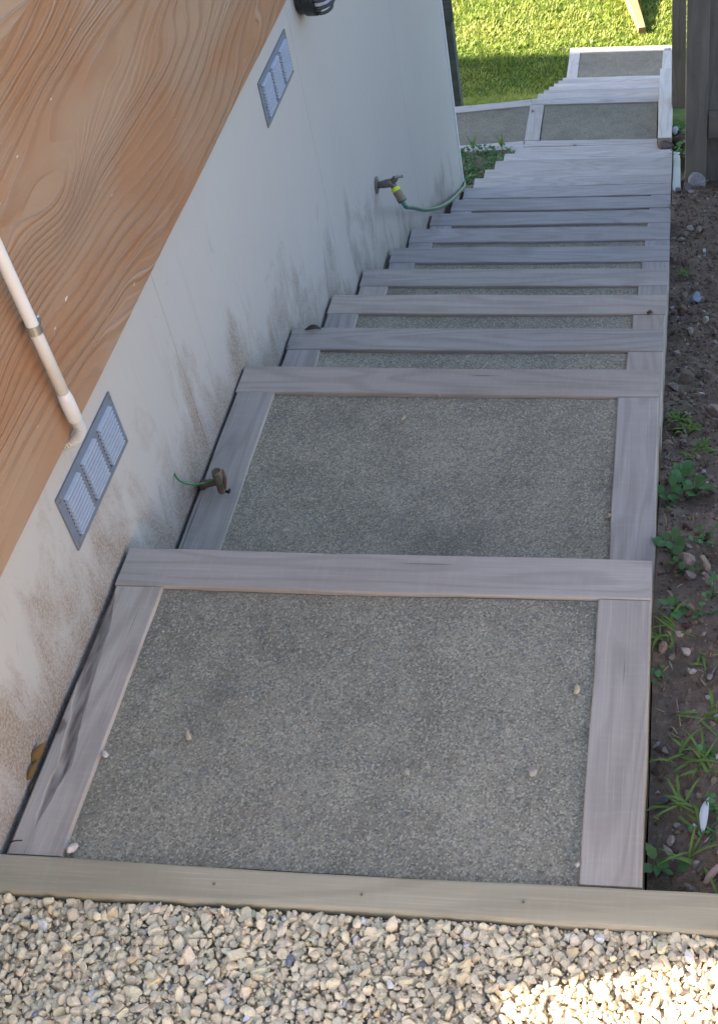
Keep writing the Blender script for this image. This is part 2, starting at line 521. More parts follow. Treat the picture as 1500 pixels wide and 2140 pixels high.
def gravel_base_mat():
    t = NT('gravel_bed', 0.9, 0.2)
    p = t.coord()
    vo = t.n('TexVoronoi'); t.l(p, vo.inputs['Vector']); vo.inputs['Scale'].default_value = 48
    sp = t.n('SeparateColor'); t.l(vo.outputs['Color'], sp.inputs[0])
    base = t.mix(sp.outputs[0], (0.42, 0.36, 0.25), (0.60, 0.52, 0.37))
    base = t.mix(t.ramp(vo.outputs['Distance'], [(0.4, 0), (0.75, 0.7)]), base, (0.2, 0.165, 0.11))
    t.color(base)
    t.bump(t.math('SUBTRACT', 1.0, vo.outputs['Distance']), 0.8, 0.012)
    return t.m
M['gravel_bed'] = gravel_base_mat()

def lawn_mat():
    t = NT('lawn_turf', 0.9, 0.15)
    p = t.coord()
    a = t.noise(p, 3, 5, 0.65); b = t.noise(p, 60, 4, 0.7)
    base = t.mix(a, (0.07, 0.12, 0.016), (0.12, 0.17, 0.028))
    base = t.mix(t.math('MULTIPLY', t.ramp(b, [(0.4, 1), (0.6, 0)]), 0.6), base, (0.035, 0.05, 0.012))
    t.color(base); t.bump(b, 0.8, 0.02)
    return t.m
M['turf'] = lawn_mat()

def leaf_mat(name, c, var=0.3, trans=0.35, use_obj=False, attr=False):
    t = NT(name, 0.55, 0.35)
    nz = t.noise(t.coord(), 40, 3)
    if attr: base = t.attr('tint')
    elif use_obj: base = t.info('Color')
    else: base = None
    if base is None:
        base = t.mix(nz, tuple(x * (1 - var) for x in c), tuple(x * (1 + var) for x in c))
    t.color(base)
    out = t.t.nodes['Material Output']
    tr = t.n('BsdfTranslucent'); 
    if hasattr(base, 'links'): t.l(base, tr.inputs['Color'])
    ms = t.n('MixShader'); ms.inputs[0].default_value = trans
    t.l(t.b.outputs[0], ms.inputs[1]); t.l(tr.outputs[0], ms.inputs[2]); t.l(ms.outputs[0], out.inputs['Surface'])
    return t.m
M['grass'] = leaf_mat('grass_blades', None, attr=True, trans=0.4)
M['weedblade'] = leaf_mat('weed_blade', (0.13, 0.21, 0.035), 0.35)
M['weedleaf'] = leaf_mat('weed_leaf', (0.075, 0.17, 0.045), 0.4)
M['deadleaf'] = leaf_mat('dead_leaf', None, use_obj=True, trans=0.2)
M['zinc'] = plain('galvanised_vent', (0.15, 0.175, 0.215), 0.5, 0.2, 0.5, 0.18, 60)
M['zinc_blade'] = plain('galvanised_blade', (0.38, 0.41, 0.455), 0.45, 0.2, 0.5, 0.15, 80)
M['void'] = plain('dark_void', (0.02, 0.02, 0.02), 0.9)
M['vrust'] = plain('rusty_edge', (0.42, 0.36, 0.30), 0.8)
M['pvc'] = plain('white_pvc', (0.56, 0.55, 0.53), 0.35, 0, 0.5, 0.04)
M['flex'] = plain('cream_flexible_conduit', (0.46, 0.44, 0.39), 0.45, 0, 0.5, 0.06)
M['steel'] = plain('zinc_saddle', (0.42, 0.42, 0.40), 0.38, 0.9, 0.5, 0.15)
M['brass'] = plain('dull_brass', (0.155, 0.145, 0.125), 0.5, 0.35, 0.5, 0.4, 90)
M['oldbrass'] = plain('weathered_bronze', (0.165, 0.13, 0.075), 0.6, 0.25, 0.4, 0.4, 90)
M['rustbar'] = plain('rusted_bracket', (0.15, 0.085, 0.06), 0.85, 0, 0.3, 0.4, 70)
M['hose'] = plain('green_hose', (0.035, 0.13, 0.10), 0.4, 0, 0.5, 0.15)
M['wire'] = plain('green_wire', (0.05, 0.17, 0.055), 0.45, 0, 0.5, 0.3)
M['yellow'] = plain('yellow_ring', (0.55, 0.62, 0.03), 0.5)
M['connector'] = plain('brown_connector', (0.19, 0.155, 0.10), 0.6, 0, 0.4, 0.2)
M['black'] = plain('black_plastic', (0.012, 0.012, 0.014), 0.4, 0, 0.5)
M['lens'] = plain('frosted_lens', (0.42, 0.45, 0.52), 0.3, 0, 0.5)
M['seal'] = plain('tan_sealant', (0.26, 0.175, 0.10), 0.85)
M['trim'] = plain('white_trim', (0.66, 0.66, 0.64), 0.6)
M['roof'] = plain('roof_sheet', (0.12, 0.12, 0.13), 0.6)
M['nail'] = plain('nail_head', (0.24, 0.22, 0.17), 0.5, 0.7)
M['bark'] = plain('dark_bark', (0.05, 0.037, 0.03), 0.95, 0, 0.15, 0.5, 60)

# ------------------------------------------------------------------ stair data (solved from the photograph)
BN, BS = 0.094, 0.094
NOS = [  # far edge y at left, at right, top z, left x, right x
    (0.401, 0.394, 0.012, -0.501, 0.498), (1.170, 1.152, -0.169, -0.504, 0.499), (1.549, 1.535, -0.345, -0.503, 0.502),
    (1.938, 1.921, -0.520, -0.500, 0.503), (2.320, 2.303, -0.697, -0.500, 0.504), (2.703, 2.690, -0.874, -0.492, 0.505),
    (3.080, 3.073, -1.044, -0.503, 0.503), (3.463, 3.460, -1.221, -0.498, 0.502), (3.847, 3.845, -1.397, -0.480, 0.499),
    (4.227, 4.231, -1.573, -0.492, 0.497), (4.606, 4.612, -1.750, -0.505, 0.495), (4.988, 4.994, -1.929, -0.512, 0.494),
    (5.372, 5.376, -2.105, -0.511, 0.493), (5.752, 5.752, -2.281, -0.513, 0.490)]
RISE, GO = 0.1761, 0.3833
Z15 = -2.456

def stair_line(y):
    """height of the stair nosing line at y (numpy ok)"""
    ys = [-3, -0.26, 0.4, 0.45, 1.16, 1.2, 5.75, 6.1, 6.75, 9.07, 9.3, 30]
    zs = [0.0, 0.0, 0.0, -0.16, -0.17, -0.25, -2.33, -2.456, -2.456, -3.52, -3.69, -3.69]
    return np.interp(y, ys, zs)

XW = -0.5115                                   # face of the white wall, a centimetre off the steps
KW = (XW - CPOS[0]) / (-0.549 - CPOS[0])
def fy(y): return CPOS[1] + KW * (y - CPOS[1])
def fz(z): return CPOS[2] + KW * (z - CPOS[2])

# ------------------------------------------------------------------ ground
def soil_z(x, y):
    ys = [-1.2, -0.3, 0.0, 0.35, 0.6, 1.0, 1.4, 1.9, 2.8, 3.7, 4.3, 5.0, 6.0, 6.3, 7.0, 9.0, 10, 20]
    zs = [-0.05, -0.055, -0.07, -0.10, -0.18, -0.36, -0.54, -0.77, -1.10, -1.37, -1.66, -2.0, -2.45, -2.50, -2.85, -3.60, -3.74, -3.74]
    z = np.interp(y, ys, zs) + 0.10 * np.clip(x - 0.5, 0, 3)
    z = z - 0.16 * np.clip((y - 4.18) / 0.15, 0, 1) * np.clip((6.15 - y) / 0.1, 0, 1) * np.clip((0.60 - x) / 0.04, 0, 1)
    return z + 0.035 * fbm(x * 6, y * 6, 3, 4) + 0.014 * fbm(x * 30, y * 30, 9, 3)

def grid(xs, ys, zf):
    X, Y = np.meshgrid(xs, ys)
    V = np.stack([X, Y, zf(X, Y)], -1).reshape(-1, 3)
    nx, ny = len(xs), len(ys)
    i = (np.arange(ny - 1)[:, None] * nx + np.arange(nx - 1)[None, :]).ravel()
    return V, np.stack([i, i + 1, i + 1 + nx, i + nx], -1)

xs = np.concatenate([np.arange(0.502, 1.1, 0.011), np.linspace(1.11, 6, 40)])
ys = np.concatenate([np.arange(-0.252, 5.0, 0.013), np.linspace(5.02, 9.6, 120)])
V, F = grid(xs, ys, soil_z)
tag(mk_np('soil_bank', V, F, M['soil'], 4, True), kind='structure')

def pix_soil(u, v):
    d = ray(u, v)
    t = 1.5
    while t < 12:
        P = CP + d * t
        if P[2] < float(soil_z(P[0], P[1])): break
        t += 0.01
    return Vector((P[0], P[1], float(soil_z(P[0], P[1]))))

def left_soil_z(x, y):
    return -2.29 - 0.19 * (y - 5.2) + 0.05 * fbm(x * 5, y * 5, 21, 4) + 0.0 * x
V, F = grid(np.arange(-3.2, -0.5, 0.03), np.arange(4.35, 6.075, 0.03), left_soil_z)
tag(mk_np('garden_soil', V, F, M['soil'], 4, True), kind='structure')

# narrow soil-filled gap between wall and steps
gv, gf = [], []
prev = -0.256
for k, (yl, yr, z, xl, xr) in enumerate(NOS):
    zz = z - 0.022
    for y in np.linspace(prev, yl, 8):
        gv += [(XW - 0.004, y, zz + random.uniform(-.012, .012)), (-0.46, y, zz + random.uniform(-.012, .012))]
    prev = yl
for i in range(len(gv) // 2 - 1):
    gf.append((2 * i, 2 * i + 1, 2 * i + 3, 2 * i + 2))
tag(mk('soil_strip', gv, gf, M['soil']), kind='structure')

def lawn_z(x, y):
    z = np.interp(y, [5.8, 6.75, 9.1, 9.5, 80], [-2.75, -2.66, -3.69, -3.735, -3.735])
    return z + 0.03 * fbm(x * 1.2, y * 1.2, 33, 3)
V, F = grid(np.concatenate([np.linspace(-80, -4, 20), np.linspace(-3.8, 4, 60), np.linspace(5, 80, 20)]),
            np.concatenate([np.linspace(6.1, 14, 90), np.linspace(15, 120, 30)]), lawn_z)
tag(mk_np('lawn', V, F, M['turf'], 4, True), kind='structure')

V, F = grid(np.linspace(-12, 14, 30), np.linspace(-16, -0.318, 30), lambda X, Y: -0.007 + 0 * X)
tag(mk_np('gravel_yard', V, F, M['gravel_bed'], 4), kind='structure')

# ------------------------------------------------------------------ stairs
def sleeper_color(k=1.0):
    a = random.uniform(0.88, 1.1) * k
    w = random.uniform(-0.01, 0.055)
    if k > 1.08: return (a * 0.965, a * 0.99, a * 1.07)      # far boards: blue cast of the sky light painted into the tint
    return (a * (1 + w), a, a * (1 - 1.1 * w))

def step(parent, far, y0l, y0r, tone=1.0, height=0.19):
    yl, yr, z, xl, xr = far
    yaw = math.atan2(yr - yl, xr - xl)
    zt = z - height / 2
    yc = (yl + yr) / 2
    # concrete infill, top 7 mm below the timbers, with a slightly rough edge
    sx0, sx1 = xl + BS - 0.003, xr - BS + 0.003
    c = Vector(((sx0 + sx1) / 2, (y0l + y0r + yl + yr) / 4 - BN / 2, z - 0.009))
    ny = 10 if yl - y0l > 0.5 else 4
    nx = 16
    vs, fs = [], []
    for j in range(ny + 1):
        for i in range(nx + 1):
            s, t = i / nx, j / ny
            ya = (y0l * (1 - s) + y0r * s) + 0.002
            yb = (yl * (1 - s) + yr * s) - BN - 0.002
            jx = 0.0015 * random.uniform(-1, 1) if i in (0, nx) else 0
            vs.append((sx0 + (sx1 - sx0) * s + jx - c.x, ya + (yb - ya) * t - c.y, random.uniform(-.0012, .0012) + 0.0015 * math.sin(5 * s + 3 * t)))
    top = len(vs)
    for v in vs[:top]: vs.append((v[0], v[1], -0.13))
    W = nx + 1
    for j in range(ny):
        for i in range(nx):
            a = j * W + i
            fs.append((a, a + 1, a + W + 1, a + W))
    for i in range(nx):
        fs.append((i + 1, i, top + i, top + i + 1)); b = ny * W + i; fs.append((b, b + 1, top + b + 1, top + b))
    for j in range(ny):
        a = j * W; fs.append((a, a + W, top + a + W, top + a)); b = a + nx; fs.append((b + W, b, top + b, top + b + W))
    slab = mk('concrete_tread', vs, fs, M['concrete'], parent, c)
    slab.color = (*[random.uniform(0.93, 1.05) * (0.74 if tone > 1.3 else 1)] * 3, 1)  # lower slabs darkened in colour to offset their brighter open-sky light
    nd = Vector((math.sin(yaw), -math.cos(yaw), 0)) * BN / 2
    timber('nosing_board', (xr - xl) / math.cos(yaw), BN, height, M['sleeper'], slab,
           Vector(((xl + xr) / 2, yc, zt)) + nd, yaw, color=sleeper_color(tone))
    for s, y0, y1, xx in ((-1, y0l, yl, xl + BS / 2), (1, y0r, yr, xr - BS / 2)):
        L = y1 - BN - 0.0015 - y0 - 0.003
        timber('side_board', L, BS - 0.001, height, M['sleeper'], slab, (xx, (y0 + 0.003 + y1 - BN - 0.0015) / 2, zt - 0.0015), R(90) + random.uniform(-.004, .004),
               n=14 if L > 0.5 else 6, color=sleeper_color(tone))
    return slab

stairs = empty('garden_stairs', (0, -0.256, -0.2))
tag(stairs, 'long descending flight of concrete steps framed in grey timber beside the white wall', 'stairs')
pl, prr = -0.256, -0.256
slabs = []
for k, nz in enumerate(NOS):
    slabs.append(step(stairs, nz, pl, prr, 1.0 + 0.018 * k))
    pl, prr = nz[0] + 0.001, nz[1] + 0.001

# wane (bark edge) on the left side board of the top landing: rebuilt with a hollowed, bark-lined arris
top_side = [c for c in slabs[0].children if c.name.startswith('side_board') and c.location.x < 0][0]
def wane(x, y):
    ys = [-0.215, -0.18, -0.134, -0.088, 0.007, 0.11, 0.219, 0.30]
    a = np.interp(y, ys, [-0.470, -0.474, -0.478, -0.474, -0.486, -0.503, -0.505, -0.505])
    b = np.interp(y, ys, [-0.469, -0.466, -0.459, -0.448, -0.462, -0.472, -0.479, -0.4975])
    wig = 0.004 * fbm(y * 28, y * 0 + 3.3, 14, 4)
    a, b = a + wig, b + 0.003 * fbm(y * 40, y * 0 + 7.7, 15, 4)
    w = b - a
    s = np.clip((x - a) / np.maximum(w, 1e-4), 0, 1)
    return np.where((x > a) & (x < b), np.sin(np.pi * s) ** 0.6 * np.clip(w / 0.02, 0, 1), 0), a, b
bx = np.linspace(-0.5, -0.407, 70); by = np.linspace(-0.252, 0.305, 260)
def wz(X, Y):
    w, a, b = wane(X, Y)
    out = 0.0105 - 0.0025 * w * (1 + 0.5 * fbm(X * 120, Y * 25, 5, 3))
    edge = np.minimum(X - bx[0], bx[-1] - X)
    out = out - np.clip(0.003 - edge, 0, 1) * 0.8
    # board left of the hollow drops away where the bark reaches the arris
    return out
V, F = grid(bx, by, wz)
nx, ny = len(bx), len(by)
base = len(V)
ring = list(range(nx)) + [j * nx + nx - 1 for j in range(1, ny)] + [(ny - 1) * nx + i for i in range(nx - 2, -1, -1)] + [j * nx for j in range(ny - 2, 0, -1)]
low = V[ring].copy(); low[:, 2] = -0.175
V = np.concatenate([V, low])
side = [(ring[(i + 1) % len(ring)], ring[i], base + i, base + (i + 1) % len(ring)) for i in range(len(ring))]
F = np.concatenate([F, np.array(side)])
ctr = np.array([(bx[0] + bx[-1]) / 2, (by[0] + by[-1]) / 2, -0.08])
# local X must run along the board
loc = V - ctr
locr = np.stack([loc[:, 1], -loc[:, 0], loc[:, 2]], -1)
me = bpy.data.meshes.new('side_board_waney')
me.from_pydata(locr.tolist(), [], F.tolist())
me.materials.append(M['sleeper']); me.materials.append(M['bark'])
cent = V[F].mean(1)
wv = wane(cent[:, 0], cent[:, 1])[0]
ta = me.color_attributes.new('tint', 'FLOAT_COLOR', 'POINT')
vw = np.clip(wane(V[:, 0], V[:, 1])[0] * (0.75 + 0.9 * fbm(V[:, 0] * 160, V[:, 1] * 22, 44, 3)), 0, 0.92) * (V[:, 2] > -0.05)
ta.data.foreach_set('color', np.repeat(vw[:, None], 4, 1).astype(np.float32).ravel())
me.update()
top_side.data = me
top_side.location = tuple(ctr)
top_side.rotation_euler = (0, 0, R(90))
top_side['label'] = 'grey side board with a dark bark-lined hollow along its wall edge'

# right-hand pale blocks beside the lower steps
for k in range(9, 14):
    yl, yr, z, xl, xr = NOS[k]
    yp = NOS[k - 1][1]
    o = timber('retaining_block', yr - yp - 0.012, 0.040, 0.20, M['pale_timber'], None, (xr + 0.026, (yr + yp) / 2, z - 0.112), R(90), n=5, bev=0.004)
    tag(o, 'pale greenish timber block set along the right edge of the lower steps', 'timber block', 'pale blocks edging the steps')

# landing and side path at the foot of the long flight
path = empty('path', (-0.2, 6.1, -2.66))
tag(path, kind='structure')
def quad_slab(name, pts, z, th, mat, parent):
    c = Vector((sum(p[0] for p in pts) / 4, sum(p[1] for p in pts) / 4, z))
    n = 8
    vs, fs = [], []
    A, B, C_, D = [Vector((p[0], p[1], 0)) for p in pts]
    for j in range(n + 1):
        for i in range(n + 1):
            s, t = i / n, j / n
            q = A.lerp(B, s).lerp(D.lerp(C_, s), t)
            vs.append((q.x - c.x, q.y - c.y, random.uniform(-.001, .001)))
    for j in range(n):
        for i in range(n):
            a = j * (n + 1) + i; fs.append((a, a + 1, a + n + 2, a + n + 1))
    m = len(vs)
    for q in (A, B, C_, D): vs.append((q.x - c.x, q.y - c.y, -th))
    cr = (0, n, (n + 1) ** 2 - 1, n * (n + 1))
    for k in range(4):
        fs.append((cr[(k + 1) % 4], cr[k], m + k, m + (k + 1) % 4))
    o = mk(name, vs, fs, mat, parent, c)
    o.color = (0.72, 0.73, 0.75, 1)  # darker tint counters the stronger sky light on these panels
    return o

def run_board(name, a, b, w, h, ztop, mat, parent, n=10):
    """timber whose LEFT edge (looking a->b) runs along a-b"""
    a, b = Vector((*a, 0)), Vector((*b, 0))
    d = b - a
    nrm = Vector((d.y, -d.x, 0)).normalized()
    c = (a + b) / 2 + nrm * w / 2
    return timber(name, d.length - 0.003, w, h, mat, parent, (c.x, c.y, ztop - h / 2), math.atan2(d.y, d.x), n=n, color=sleeper_color(1.3))

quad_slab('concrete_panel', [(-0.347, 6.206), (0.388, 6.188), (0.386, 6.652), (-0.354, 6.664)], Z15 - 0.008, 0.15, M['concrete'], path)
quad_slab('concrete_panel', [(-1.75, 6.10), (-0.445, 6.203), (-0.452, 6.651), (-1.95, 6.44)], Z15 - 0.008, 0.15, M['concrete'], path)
run_board('edging_board', (-0.53, 6.122), (0.485, 6.120), 0.105, 0.19, Z15, M['sleeper'], path)          # last riser
run_board('edging_board', (-0.447, 6.203), (0.395, 6.187), 0.072, 0.17, Z15 - 0.001, M['sleeper'], path)
run_board('edging_board', (-1.75, 6.095), (-0.452, 6.200), 0.09, 0.19, Z15 - 0.001, M['sleeper'], path)
run_board('edging_board', (-0.447, 6.747), (0.39, 6.737), 0.082, 0.19, Z15, M['sleeper'], path)
run_board('edging_board', (-1.97, 6.53), (-0.452, 6.740), 0.085, 0.19, Z15 - 0.001, M['sleeper'], path)
run_board('edging_board', (-0.449, 6.206), (-0.452, 6.66), 0.094, 0.17, Z15 - 0.001, M['sleeper'], path)

# lower flight
low = empty('garden_stairs', (0, 6.75, -2.8))
tag(low, 'short lower flight of stacked timber-fronted steps dropping to the lawn landing', 'stairs')
pl, prr = 6.75, 6.74
for k in range(6):
    y = 7.142 + 0.386 * k
    z = Z15 - RISE * (k + 1)
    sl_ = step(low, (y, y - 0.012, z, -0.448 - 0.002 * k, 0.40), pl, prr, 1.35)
    pl, prr = y + 0.001, y - 0.011
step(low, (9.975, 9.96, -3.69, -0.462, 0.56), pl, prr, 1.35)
timber('riser_wall_board', 0.9, 0.05, 0.5, M['sleeper'], low, (0.43, 7.95, -3.2), R(90))

# kerb beams on the right of the lower flight
kb = empty('kerb_beam', (0.44, 6.6, -2.6))
tag(kb, 'pale grey raised timber kerb along the right side of the lower landing', 'kerb')
timber('beam', 0.90, 0.086, 0.22, M['sleeper'], kb, (0.441, 6.555, -2.405 - 0.11), R(90), n=8, color=(1.6, 1.65, 1.7))
timber('beam', 0.26, 0.066, 0.20, M['sleeper'], kb, (0.444, 7.135, -2.408 - 0.10), R(89), n=4, color=(1.65, 1.7, 1.75))

# gravel edging timber
et = empty('edging_timber', (0.05, -0.287, -0.1))
tag(et, 'yellow-green treated pine edging board between the gravel and the top landing', 'edging board')
timber('board', 2.6, 0.061, 0.10, M['pine'], et, (0.25, -0.2875, -0.035), 0.0, bev=0.005, wob=0.0018, n=40)
for u, v in ((447, 1848), (755, 1870), (1093, 1885)):
    p = onz(u, v, 0.0155)
    bm = bmesh.new()
    bmesh.ops.create_cone(bm, cap_ends=True, segments=10, radius1=0.0021, radius2=0.0019, depth=0.003)
    bm_obj('nail', bm, M['nail'], et, p)

# ------------------------------------------------------------------ house
house = empty('house', (-6, 1.8, -3.8))
tag(house, 'house wall of white fibre cement sheets below brown wood-grain cladding', 'house')
YN, YF = -0.585, fy(4.483)
box('wall_core', (-26, YN + 0.004, -4.2), (XW - 0.0018, YF - 0.01, 5.0), M['seal'], house)
joints = [YN, fy(-0.32), fy(0.938), fy(2.2117), fy(3.4659), YF]
for a, b in zip(joints[:-1], joints[1:]):
    yy = np.linspace(a + 0.0007, b - 0.0007, 40); zz = np.linspace(-3.2, fz(0.2934) + 0.012, 150)
    Y, Z = np.meshgrid(yy, zz)
    X = np.full_like(Y, XW) + 0.0003 * fbm(Y * 3, Z * 3, 4, 2)
    V = np.stack([X, Y, Z], -1).reshape(-1, 3)
    n = len(yy)
    i = (np.arange(len(zz) - 1)[:, None] * n + np.arange(n - 1)[None, :]).ravel()
    F = np.stack([i, i + 1, i + 1 + n, i + n], -1)
    # thickness: rim back to the core
    ring = list(range(n)) + [j * n + n - 1 for j in range(1, len(zz))] + [(len(zz) - 1) * n + k for k in range(n - 2, -1, -1)] + [j * n for j in range(len(zz) - 2, 0, -1)]
    bk = V[ring].copy(); bk[:, 0] = XW - 0.0016
    b0 = len(V)
    F = np.concatenate([F, [(ring[(k + 1) % len(ring)], ring[k], b0 + k, b0 + (k + 1) % len(ring)) for k in range(len(ring))]])
    V = np.concatenate([V, bk])
    above = V[:, 2] - stair_line(V[:, 1])
    d = np.clip(1 - above / 0.55, 0, 1)
    rust = np.clip((2.3 - V[:, 1]) / 1.6, 0, 1)
    col = np.stack([d, rust, 0 * d], -1)
    o = mk_np('wall_sheet', V, F, M['wall'], 4, False, col)
    o.parent = house; o.matrix_parent_inverse = Matrix.Translation(-WL[house.name])
# corner trim at the far end
box('corner_trim', (XW - 0.006, YF - 0.002, -3.2), (XW + 0.005, YF + 0.012, fz(0.29)), M['trim'], house)
box('end_wall', (-26, YF - 0.008, -4.2), (XW - 0.009, YF - 0.003, 5.0), M['trim'], house)
# cladding: wide lapped boards, lower edge proud
zb = fz(0.2934)
k = 0
while zb < 4.9:
    h = onx(30, 42, XW + 0.012).z - zb if k == 0 else 0.6
    lo, hi, thick = zb, zb + h + 0.02, 0.013
    x0, x1 = XW + 0.0165, XW + 0.003
    yy = np.linspace(YN, YF + 0.1, 30)
    vs, fs = [], []
    for y in yy:
        w = 0.0012 * math.sin(9 * y) + random.uniform(-.0006, .0006)
        vs += [(x0, y, lo + w), (x1, y, hi), (x1 - 0.003, y, hi), (XW + 0.0008, y, lo + w)]
    for i in range(len(yy) - 1):
        a = 4 * i
        for j in range(4):
            b = a + (j + 1) % 4
            fs.append((a + j, b, b + 4, a + j + 4))
    fs.append((0, 1, 2, 3)[::-1]); e = 4 * (len(yy) - 1); fs.append((e, e + 1, e + 2, e + 3))
    bm = bmesh.new(); bv = [bm.verts.new(v) for v in vs]
    for f in fs: bm.faces.new([bv[q] for q in f])
    bmesh.ops.recalc_face_normals(bm, faces=bm.faces[:])
    cb = bm_obj('cladding_board', bm, M['cladding'], house)
    cb.color = (1, 1, 1, 1) if k == 0 else (1.03 + .01 * k, 1.10, 1.16, 1)
    zb += h; k += 1
box('roof', (-27, YN, 5.002), (XW + 0.10, 7.1, 5.14), M['roof'], house)  # unseen roof, far edge pushed out to place the lawn's shade line
box('sun_blocker_wall', (XW - 0.2, -0.72, -0.3), (XW, YN + 0.002, 0.53), M['trim'], house)  # unseen low wall, added to bound the sun patch on the gravel

# ------------------------------------------------------------------ wall fittings
def vent(y0, y1, z0, z1, label):
    v = empty('wall_vent', (XW, (y0 + y1) / 2, z0))
    tag(v, label, 'vent', 'louvred wall vents')
    xf = XW + 0.004
    # frame plate with three openings: border rails and mullions
    br = 0.020
    W, H = y1 - y0, z1 - z0
    mw = 0.019
    ow = (W - 2 * br - 2 * mw) / 3
    plate = [(y0, y1, z0, z0 + br * 0.8), (y0, y1, z1 - br * 0.8, z1)]
    cols = [y0, y0 + br + ow, y0 + br + 2 * ow + mw, y1 - br]
    wid = [br, mw, mw, br]
    vs, fs = [], []
    def addbox(lo, hi):
        b = len(vs)
        for x in (lo[0], hi[0]):
            for y in (lo[1], hi[1]):
                for z in (lo[2], hi[2]): vs.append((x, y, z))
        for f in ((0, 1, 3, 2), (4, 6, 7, 5), (0, 4, 5, 1), (2, 3, 7, 6), (0, 2, 6, 4), (1, 5, 7, 3)): fs.append(tuple(b + q for q in f))
    for a, b, c, d in plate: addbox((XW + 0.0005, a, c), (xf, b, d))
    for a, w in zip(cols, wid): addbox((XW + 0.0005, a, z0 + br * 0.8), (xf - 0.0004, a + w, z1 - br * 0.8))
    base = Vector((0, 0, 0))
    mk('frame', vs, fs, M['zinc'], v)
    box('backing', (XW + 0.0002, y0 + 0.004, z0 + 0.004), (XW + 0.001, y1 - 0.004, z1 - 0.004), M['void'], v)
    nb = 10
    for c in range(3):
        ya = cols[c] + wid[c]; yb = ya + ow
        zb0, zb1 = z0 + br * 0.8, z1 - br * 0.8
        hstep = (zb1 - zb0) / nb
        for k in range(nb):
            # pressed louvre: sloping hood proud of the plate
            zt = zb1 - k * hstep
            P = [(xf - 0.002, zt - 0.0003), (xf + 0.0060, zt - hstep * 0.32), (xf + 0.0060, zt - hstep * 0.66), (xf - 0.003, zt - hstep * 0.30)]
            vv = [(px, y, pz) for y in (ya + 0.001, yb - 0.001) for px, pz in P]
            ff = [(0, 1, 5, 4), (1, 2, 6, 5), (2, 3, 7, 6), (3, 0, 4, 7), (3, 2, 1, 0), (4, 5, 6, 7)]
            lb = mk('louvre', vv, ff, M['zinc_blade'], v)
            if c in (0, 1, 2) and k % 1 == 0:
                pass
    for y, z in ((y0 + 0.008, z0 + 0.008), (y0 + 0.008, z1 - 0.008), (y1 - 0.008, z0 + 0.008), (y1 - 0.008, z1 - 0.008)):
        bm = bmesh.new(); bmesh.ops.create_uvsphere(bm, u_segments=8, v_segments=5, radius=0.0045)
        for q in bm.verts: q.co.x *= 0.5
        bm_obj('screw', bm, M['oldbrass'], v, (xf, y, z))
    return v
vent(fy(0.313), fy(0.610), fz(0.099), fz(0.229), 'grey metal louvred vent just below the white downpipe')
vent(fy(1.841), fy(2.152), fz(0.097), fz(0.2245), 'grey metal louvred vent below the black wall lamp')

# white conduit down the cladding, with flexible tail into the wall
XP = XW + 0.034
PT, PB = onx(0, 530, XP), onx(150, 860, XP)          # two points on its axis
pp = empty('conduit_pipe', (XP, PB.y, PB.z - 0.08))
tag(pp, 'white plastic pipe clipped to the brown cladding with a corrugated tail', 'pipe')
def yt(z): return PB.y + (PT.y - PB.y) * (z - PB.z) / (PT.z - PB.z)
zq = PB.z
tube('pipe', [(XP, yt(z), z) for z in (zq + 0.03, zq + 0.2, zq + 0.6, 2.5)], 0.0104, M['pvc'], pp, 16)
tube('socket', [(XP, yt(zq - .019), zq - .019), (XP, yt(zq - .016), zq - .016), (XP, yt(zq + .028), zq + .028), (XP, yt(zq + .044), zq + .044), (XP, yt(zq + .0445), zq + .0445)], [0.0104, 0.0126, 0.0126, 0.0108, 0.0104], M['pvc'], pp, 16)
fl = spline([(XP, PB.y, zq - 0.014), (XP + 0.002, PB.y + .001, zq - 0.035), (XP - 0.003, PB.y - .001, zq - 0.050), (XP - 0.016, PB.y - .004, zq - 0.063), (XW - 0.004, PB.y - .007, zq - 0.070)], 16)
tube('flexible_tail', fl, [0.0104 if i % 4 < 2 else 0.0086 for i in range(len(fl))], M['flex'], pp, 14, smooth=False)
zc = onx(70, 688, XP).z
tube('clip', [(XP, yt(zc), zc - 0.008), (XP, yt(zc), zc - 0.0079), (XP, yt(zc), zc + 0.008), (XP, yt(zc), zc + 0.0081)], [0.0106, 0.0126, 0.0126, 0.0106], M['steel'], pp, 16, smooth=False)
box('clip_ear', (XW + 0.017, yt(zc) + 0.004, zc - 0.006), (XP + 0.002, yt(zc) + 0.026, zc + 0.006), M['steel'], pp, 0.002)
bm = bmesh.new(); bmesh.ops.create_uvsphere(bm, u_segments=8, v_segments=5, radius=0.005)
bm_obj('clip_screw', bm, M['steel'], pp, (XP, yt(zc) + 0.02, zc + 0.007))

# bulkhead lamp
lp = empty('wall_lamp', (XW, fy(2.375), 0.25))
tag(lp, 'black bulkhead wall lamp with ribbed hood above the farther vent', 'lamp')
LC = Vector((XW + 0.018, fy(2.375), fz(0.236)))
def lathe_x(name, prof, mat, parent, c, k=28, sq=(1, 1)):
    vs, fs = [], []
    for (x, r) in prof:
        for j in range(k):
            a = 2 * math.pi * j / k
            vs.append((c.x + x, c.y + r * sq[0] * math.cos(a), c.z + r * sq[1] * math.sin(a)))
    for i in range(len(prof) - 1):
        for j in range(k):
            a, b = i * k + j, i * k + (j + 1) % k
            fs.append((a, b, b + k, a + k))
    fs.append(tuple(range(k))); fs.append(tuple((len(prof) - 1) * k + j for j in range(k))[::-1])
    bm = bmesh.new(); bv = [bm.verts.new(v) for v in vs]
    for f in fs: bm.faces.new([bv[q] for q in f])
    bmesh.ops.recalc_face_normals(bm, faces=bm.faces[:])
    return bm_obj(name, bm, mat, parent)
